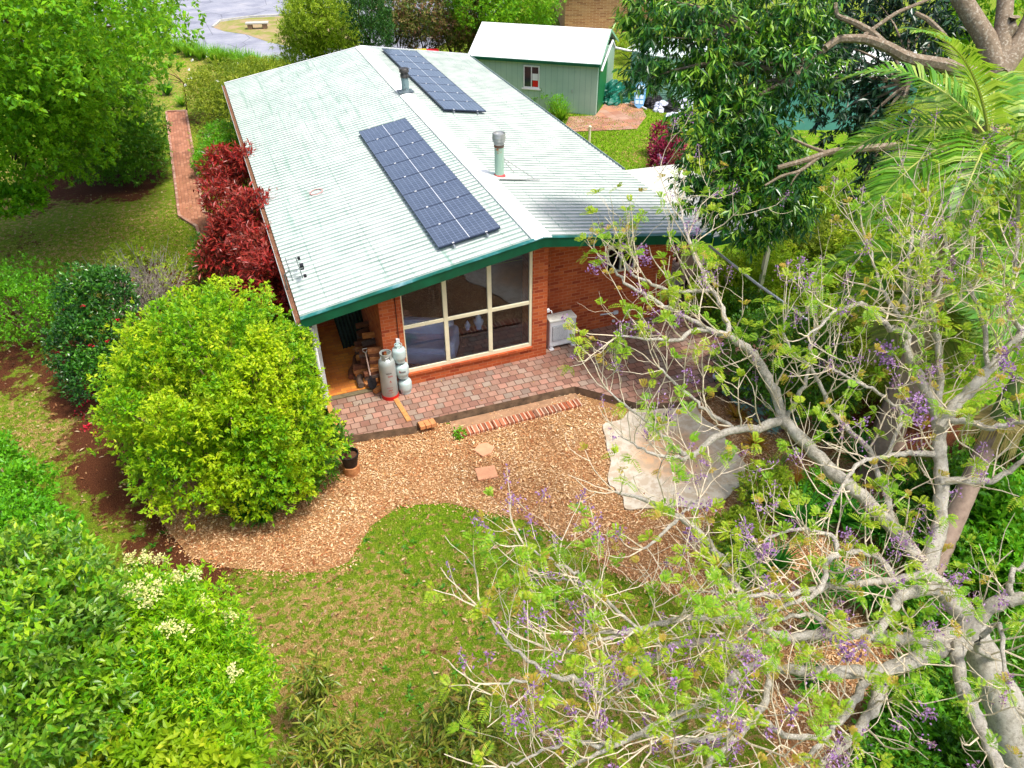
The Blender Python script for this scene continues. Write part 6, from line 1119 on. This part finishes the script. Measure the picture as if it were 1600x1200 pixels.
# ------------------------------------------------------------------ jacaranda
JB = g(1640, 1330, -.2); jc = thing("jacaranda_tree", "spreading jacaranda with pale bare limbs, feathery young leaves and violet flowers", "tree", (JB[0], JB[1], GZ))
JL = [
 [(1640, 1330, -.2, 170), (1600, 1210, .7, 125), (1562, 1090, 1.7, 96), (1520, 985, 2.4, 74), (1484, 932, 2.78, 50), (1446, 893, 3.0, 40)],
 [(1484, 932, 2.78, 40), (1465, 912, 2.9, 38), (1446, 893, 3.0, 35), (1400, 830, 3.3, 29), (1345, 775, 3.6, 27), (1300, 735, 3.8, 27), (1255, 690, 4.0, 25), (1225, 655, 4.1, 24)],
 [(1225, 655, 4.1, 21), (1205, 600, 4.4, 20), (1180, 560, 4.6, 18), (1155, 535, 4.8, 16), (1120, 518, 4.9, 13), (1085, 515, 5, 10), (1060, 530, 5.1, 8), (1020, 530, 5.2, 6), (965, 525, 5.2, 4)],
 [(1112, 516, 4.9, 10), (1080, 500, 5, 9), (1045, 480, 5.1, 8), (1010, 462, 5.2, 7), (975, 440, 5.3, 6), (955, 415, 5.4, 4)],
 [(1138, 523, 4.85, 11), (1130, 490, 5, 10), (1112, 455, 5.1, 9), (1060, 457, 5.2, 8), (1020, 445, 5.3, 7), (985, 425, 5.4, 6), (965, 395, 5.5, 4)],
 [(1112, 455, 5.1, 9), (1088, 405, 5.3, 8), (1072, 360, 5.5, 6), (1062, 320, 5.7, 4)],
 [(1225, 655, 4.1, 20), (1190, 668, 4.1, 18), (1150, 672, 4.2, 16), (1118, 682, 4.2, 14), (1086, 711, 4.1, 12), (1065, 708, 4.2, 10), (1045, 690, 4.4, 8), (1020, 665, 4.6, 7), (985, 640, 4.8, 5), (950, 610, 5, 3)],
 [(1086, 712, 4.1, 9), (1060, 714, 4.2, 8), (1020, 710, 4.3, 6), (985, 690, 4.4, 4)],
 [(1150, 672, 4.2, 8), (1125, 655, 4.3, 8), (1090, 630, 4.4, 7), (1060, 605, 4.6, 6), (1030, 575, 4.8, 4)],
 [(1228, 655, 4.1, 10), (1245, 628, 4.4, 9), (1262, 585, 4.8, 7), (1265, 545, 5, 6), (1275, 520, 5.2, 5)],
 [(1398, 828, 3.3, 15), (1385, 770, 3.6, 13), (1360, 710, 3.9, 11), (1330, 675, 4.2, 10), (1300, 640, 4.4, 9), (1275, 590, 4.8, 8), (1262, 570, 4.9, 7), (1235, 545, 5.1, 6), (1225, 505, 5.4, 4)],
 [(1446, 893, 3.0, 40), (1464, 840, 3.3, 36), (1470, 780, 3.6, 32), (1468, 710, 4.0, 32), (1464, 650, 4.35, 28), (1455, 600, 4.65, 24)],
 [(1464, 645, 4.4, 24), (1440, 595, 4.7, 20), (1420, 560, 5, 17), (1413, 520, 5.3, 15), (1385, 510, 5.5, 13), (1360, 485, 5.6, 11), (1345, 475, 5.7, 9), (1310, 485, 5.8, 8), (1285, 505, 5.9, 6), (1262, 525, 6, 4)],
 [(1413, 518, 5.3, 13), (1440, 500, 5.5, 12), (1452, 470, 5.7, 10), (1446, 420, 6.0, 8), (1440, 380, 6.2, 6), (1452, 310, 6.5, 5)],
 [(1413, 520, 5.3, 11), (1415, 480, 5.6, 10), (1418, 430, 5.9, 8), (1425, 360, 6.2, 6), (1430, 290, 6.6, 4)],
 [(1410, 505, 5.4, 10), (1385, 465, 5.7, 8), (1370, 430, 5.9, 6), (1358, 390, 6.1, 4)],
 [(1464, 650, 4.35, 16), (1470, 590, 4.8, 14), (1462, 520, 5.3, 12), (1458, 480, 5.6, 9), (1475, 420, 6.0, 7), (1480, 350, 6.3, 5)],
 [(1466, 670, 4.3, 26), (1500, 625, 4.6, 24), (1540, 583, 4.9, 21), (1572, 548, 5.1, 18), (1600, 515, 5.4, 16), (1640, 470, 5.7, 10)],
 [(1475, 655, 4.4, 16), (1510, 658, 4.5, 13), (1550, 668, 4.6, 12), (1600, 660, 4.8, 9)],
 [(1598, 515, 5.4, 10), (1575, 480, 5.7, 9), (1585, 430, 5.9, 8), (1590, 350, 6.3, 7), (1595, 250, 6.8, 5)],
 [(1545, 580, 4.9, 10), (1535, 500, 5.4, 9), (1515, 440, 5.8, 7), (1520, 370, 6.2, 5), (1540, 300, 6.6, 4)],
 [(1468, 708, 4.0, 14), (1430, 708, 4.05, 12), (1385, 712, 4.1, 11), (1345, 723, 4.2, 9), (1322, 750, 4.1, 8), (1300, 790, 4.0, 6)],
 [(1385, 712, 4.1, 8), (1410, 650, 4.4, 8), (1380, 620, 4.6, 7), (1345, 600, 4.9, 6), (1300, 575, 5.1, 5)],
 [(1470, 752, 3.8, 15), (1530, 752, 3.9, 14), (1560, 745, 4.0, 12), (1600, 720, 4.3, 9)],
 [(1495, 945, 2.65, 30), (1480, 930, 2.8, 28), (1457, 921, 2.95, 25), (1412, 928, 3.1, 22), (1395, 950, 3.15, 20), (1372, 988, 3.2, 16), (1345, 1010, 3.3, 12)],
 [(1412, 928, 3.1, 16), (1392, 895, 3.25, 15), (1365, 867, 3.4, 12), (1312, 862, 3.6, 11), (1302, 840, 3.7, 10), (1275, 830, 3.85, 8), (1235, 828, 4.0, 7), (1195, 845, 4.1, 5)],
 [(1446, 899, 3, 17), (1400, 905, 3.2, 15), (1340, 912, 3.4, 14), (1280, 920, 3.6, 12), (1235, 928, 3.8, 10), (1170, 932, 4, 8), (1110, 925, 4.1, 6)],
 [(1312, 862, 3.6, 13), (1290, 880, 3.65, 12), (1286, 910, 3.7, 12), (1260, 935, 3.75, 10), (1220, 950, 3.8, 8), (1180, 970, 3.9, 6)],
 [(1180, 975, 3.5, 18), (1165, 945, 3.65, 17), (1145, 905, 3.8, 16), (1125, 870, 3.9, 15), (1095, 835, 4, 14), (1060, 808, 4.1, 12), (1020, 785, 4.2, 9), (960, 768, 4.3, 5)],
 [(1060, 808, 4.1, 8), (1038, 832, 4.1, 7), (1005, 857, 4.15, 5)], [(1060, 808, 4.1, 7), (1075, 795, 4.2, 6), (1092, 780, 4.3, 5)],
 [(1530, 1000, 2.3, 30), (1505, 990, 2.4, 34), (1450, 1000, 2.6, 30), (1390, 996, 2.8, 25), (1330, 990, 3.0, 22), (1270, 992, 3.2, 19), (1228, 995, 3.3, 17), (1180, 975, 3.5, 16), (1120, 965, 3.7, 14), (1060, 968, 3.9, 12), (1000, 985, 4.0, 9), (950, 987, 4.1, 7), (900, 990, 4.2, 4)],
 [(1040, 972, 3.92, 8), (985, 985, 4.0, 7), (925, 1005, 4.1, 6), (880, 1022, 4.2, 5), (860, 1015, 4.3, 3)],
 [(1000, 985, 4.0, 7), (960, 950, 4.1, 7), (932, 922, 4.2, 7), (912, 905, 4.3, 7), (893, 893, 4.4, 7), (860, 875, 4.5, 5), (820, 853, 4.6, 3)],
 [(930, 915, 4.25, 5), (905, 905, 4.3, 5), (875, 908, 4.35, 4), (845, 900, 4.4, 3)],
 [(1540, 1015, 2.1, 36), (1500, 1006, 2.3, 44), (1440, 1025, 2.5, 40), (1380, 1048, 2.7, 35), (1320, 1048, 2.9, 25), (1250, 1048, 3.0, 22), (1200, 1035, 3.1, 20), (1165, 1015, 3.3, 18), (1110, 1005, 3.5, 17), (1060, 1008, 3.6, 14), (1020, 1030, 3.7, 13), (985, 1060, 3.8, 12), (955, 1078, 3.85, 13), (940, 1082, 3.9, 14)],
 [(940, 1082, 3.9, 13), (920, 1072, 3.95, 12), (895, 1060, 4, 11), (855, 1052, 4.1, 9), (810, 1018, 4.3, 7), (780, 985, 4.5, 5), (755, 955, 4.6, 3)],
 [(855, 1052, 4.1, 7), (820, 1062, 4.15, 6), (780, 1068, 4.25, 4)],
 [(1380, 1048, 2.7, 24), (1370, 1095, 2.7, 23), (1340, 1140, 2.8, 20), (1315, 1168, 2.9, 17), (1280, 1200, 3, 14), (1240, 1235, 3.1, 9)],
 [(1355, 1055, 2.7, 20), (1325, 1110, 2.8, 16), (1290, 1150, 2.9, 13), (1250, 1195, 3., 8)],
 [(1200, 1037, 3.1, 15), (1200, 1080, 3.2, 14), (1170, 1130, 3.3, 14), (1130, 1170, 3.4, 13), (1095, 1215, 3.5, 10)],
 [(1315, 1168, 2.9, 11), (1270, 1152, 3, 11), (1225, 1147, 3.15, 12), (1195, 1128, 3.25, 12), (1150, 1125, 3.4, 11), (1070, 1122, 3.6, 9), (1035, 1150, 3.7, 6)],
 [(1175, 1128, 3.3, 13), (1120, 1152, 3.45, 13), (1060, 1158, 3.6, 11), (1010, 1150, 3.7, 10), (955, 1165, 3.8, 10), (900, 1160, 4, 9), (850, 1175, 4.1, 6), (790, 1200, 4.2, 4)],
 [(1150, 1050, 3.3, 14), (1120, 1085, 3.5, 14), (1075, 1108, 3.65, 14), (1015, 1138, 3.75, 11), (955, 1168, 3.85, 9), (900, 1195, 3.9, 7), (860, 1225, 4, 5)],
 [(1205, 1035, 3.1, 14), (1165, 1045, 3.2, 14), (1120, 1085, 3.45, 13)],
 [(1530, 985, 2.2, 26), (1504, 1000, 2.45, 34), (1497, 1035, 2.5, 30), (1505, 1075, 2.45, 28), (1525, 1120, 2.4, 29), (1545, 1165, 2.35, 28), (1570, 1215, 2.4, 24), (1590, 1260, 2.5, 16)],
 [(1510, 990, 2.35, 34), (1545, 952, 2.75, 36), (1580, 938, 2.95, 28), (1620, 935, 3.1, 22), (1670, 925, 3.4, 12)],
 [(1580, 938, 2.95, 14), (1578, 905, 3.2, 12), (1600, 880, 3.4, 9)], [(1310, 990, 3.05, 9), (1260, 960, 3.3, 9), (1200, 975, 3.5, 7), (1130, 990, 3.6, 5)],
 [(1560, 1030, 2.2, 14), (1520, 1010, 3.0, 12), (1560, 980, 3.4, 10), (1570, 1050, 3.5, 8), (1590, 1110, 3.5, 6)],
]
def smooth_path(pts, k=5):
    P = np.array(pts, float); n = len(P); t_ = np.linspace(0, n-1, (n-1)*k+1); i = np.minimum(t_.astype(int), n-2); f = (t_-i)[:, None]
    p0 = P[np.maximum(i-1, 0)]; p1 = P[i]; p2 = P[i+1]; p3 = P[np.minimum(i+2, n-1)]
    return .5*((2*p1)+(-p0+p2)*f+(2*p0-5*p1+4*p2-p3)*f**2+(-p0+3*p1-3*p2+p3)*f**3)
trunk = MB(); br = MB(); tw = MB(); paths = []
for i, L_ in enumerate(JL):
    P = []
    for px, py, z, wpx in L_:
        q = g(px, py, z); dep = float((q-CAM) @ _F); P.append((q[0], q[1], q[2], wpx/2*dep/FPX*(.78 if wpx < 30 else .66 if wpx < 60 else .58)))
    Q = smooth_path(P); Q[1:-1, :3] += rng.normal(0, .012, (len(Q)-2, 3)); (trunk if i == 0 else br).tube(Q[:, :3], Q[:, 3]*(1+.07*np.sin(np.arange(len(Q))*2.1)+rng.normal(0, .045, len(Q))), 10 if i == 0 else 8); paths.append(Q)
trunk.build("trunk", m_jac, jc, True)
br.build("branches", m_jac, jc, True)
tips = []
def grow(p, d, l, r, lev):
    n = 5; P = [p]; dd = d.copy(); D = [dd]
    for j in range(n): dd = nrm(dd+rng.normal(0, .2, 3)+np.array([0, 0, .16 if lev == 0 else .1])); P.append(P[-1]+dd*l/n); D.append(dd)
    tw.tube(P, np.linspace(r, r*.45, n+1), 5 if lev == 0 else 4, False)
    if lev < 2:
        for q in range(int(rng.integers(2, 4)) if lev == 0 else int(rng.integers(0, 3))):
            j = int(rng.integers(1, n)); s = nrm(np.cross(D[j], rnd_dir(1)[0])); grow(P[j], nrm(D[j]*.55+s*.8+np.array([0, 0, .15])), l*rng.uniform(.5, .75), r*.55, lev+1)
    tips.append((P[-1], D[-1]))
for i, Q in enumerate(paths[1:]):
    seg = np.linalg.norm(np.diff(Q[:, :3], axis=0), axis=1); tot = seg.sum(); k = max(2, int(tot/.30))
    for s in np.linspace(.12, 1, k):
        j = min(int(s*(len(Q)-1)), len(Q)-2); r = Q[j, 3]
        if r > .1 and rng.random() < .75: continue
        T = nrm(Q[j+1, :3]-Q[j, :3]); sd2 = nrm(np.cross(T, rnd_dir(1)[0])); sd2[2] = abs(sd2[2])*.6; d = nrm(T*.5+sd2)
        grow(Q[j, :3], d, rng.uniform(.5, 1.15), min(.0125, r*.5), 0)
    T = nrm(Q[-1, :3]-Q[-3, :3])
    for _ in range(3): grow(Q[-1, :3], nrm(T+rnd_dir(1)[0]*.5), rng.uniform(.5, .8), .010, 1)
TP = np.array([a for a, b in tips]); TD = np.array([b for a, b in tips])
print('tips', len(TP))
lm_jac = leafmat("leaf_feathery", [(134, 168, 22), (156, 184, 32), (176, 192, 48), (108, 152, 22), (190, 190, 58)], .5, .42, clump=[(94, 152, 24), (122, 172, 32), (148, 184, 42)]); lm_jac2 = leafmat("leaf_feathery_new", [(170, 156, 50), (190, 150, 66), (160, 164, 44), (182, 134, 70)], .5, .4)
def bipinnate(name, P, D, L, mat, parent, K=9, pl_=.085, pw=.022, spread_=1.0):
    """feathery leaves: each leaf a drooping rib carrying pairs of leaflets"""
    n = len(P); d0 = nrm(D+rnd_dir(n)*.6*spread_); Lr = L*(.65+.6*rng.random(n)); Vs = []; sd_ = nrm(np.cross(d0, np.array([0, 0, 1.0])+rnd_dir(n)*.25))
    for k in range(K):
        u = (k+1)/K; pos_ = P+d0*(Lr*u)[:, None]+np.array([0, 0, -.35])*(Lr*u*u)[:, None]; tan = nrm(d0+np.array([0, 0, -.7])*u); ln = pl_*(1.15-.75*abs(u-.45)*1.3)
        for s in (-1, 1):
            dir_ = nrm(sd_*s*.9+tan*.55+np.array([0, 0, .12])); wv = nrm(np.cross(dir_, np.cross(sd_, tan)))*pw/2; E = pos_+dir_*ln; M = pos_+dir_*ln*.5
            Vs.append(np.stack([pos_, M+wv, E, M-wv], 1))
    V = np.stack(Vs, 1).reshape(-1, 3)-rootloc(parent); m = len(V)//4; b = np.arange(m)*4
    me = mesh_np(name, V, np.stack([b, b+1, b+2, b+3], 1).ravel(), b, np.full(m, 4), mat); o = bpy.data.objects.new(name, me); COL.objects.link(o); o.parent = parent
sel = rng.random(len(TP)); a_ = sel < np.where(TP[:, 2] > 5.2, .44, .23); k = np.repeat(np.where(a_)[0], 5); bipinnate("leaves", TP[k], TD[k]*.6+rnd_dir(len(k))*1.0+np.array([0, 0, .3]), .15, lm_jac, jc, K=8, pl_=.055, pw=.014)
a_ = (sel > .62) & (sel < .70); k = np.repeat(np.where(a_)[0], 4); bipinnate("new_leaves", TP[k], TD[k]+rnd_dir(len(k))*.8+np.array([0, 0, .4]), .11, lm_jac2, jc, K=6, pl_=.045, pw=.013)
a_ = sel > .83; ix = np.where(a_)[0]; st = tw; PP = []
for i in ix:
    top = TP[i]+nrm(TD[i]+np.array([0, 0, .8]))*rng.uniform(.15, .32); st.tube([TP[i], (TP[i]+top)/2+rng.normal(0, .01, 3), top], [.006, .005, .003], 3, False)
    m = int(rng.integers(14, 46)); u = rng.random((m, 1)); c = TP[i]+(top-TP[i])*(.15+.85*u); PP.append(c+rng.normal(0, .045, (m, 3))*(1.25-u))
tw.build("twigs", m_twig, jc, True)
PP = np.concatenate(PP); s = rng.random(len(PP)) < .5
leaf_obj("flower_clusters", PP[s], rnd_dir(s.sum()), .038, .022, fl_purple, jc); leaf_obj("flower_buds", PP[~s], rnd_dir((~s).sum()), .032, .014, lm_pan, jc)
bc = [g(a, b, z) for a, b, z in ((996, 400, 5.5), (1003, 392, 5.5), (1010, 408, 5.4), (940, 410, 5.4), (930, 420, 5.4), (1385, 565, 5.2), (1380, 555, 5.2), (1390, 550, 5.2), (1380, 545, 5.2), (1565, 550, 5.3), (1570, 565, 5.3), (1575, 580, 5.2), (1196, 855, 4.1), (1190, 870, 4.0), (1200, 862, 4.0), (1005, 1030, 4.0), (1000, 1045, 4.0), (1320, 1010, 3.5), (1330, 1025, 3.4), (1310, 1000, 3.5), (1432, 625, 4.9), (1440, 640, 4.8), (1425, 655, 4.7), (1440, 655, 4.7))]
flowers("open_flowers", bc, .12, fl_purple, jc, n=46, L=.045)
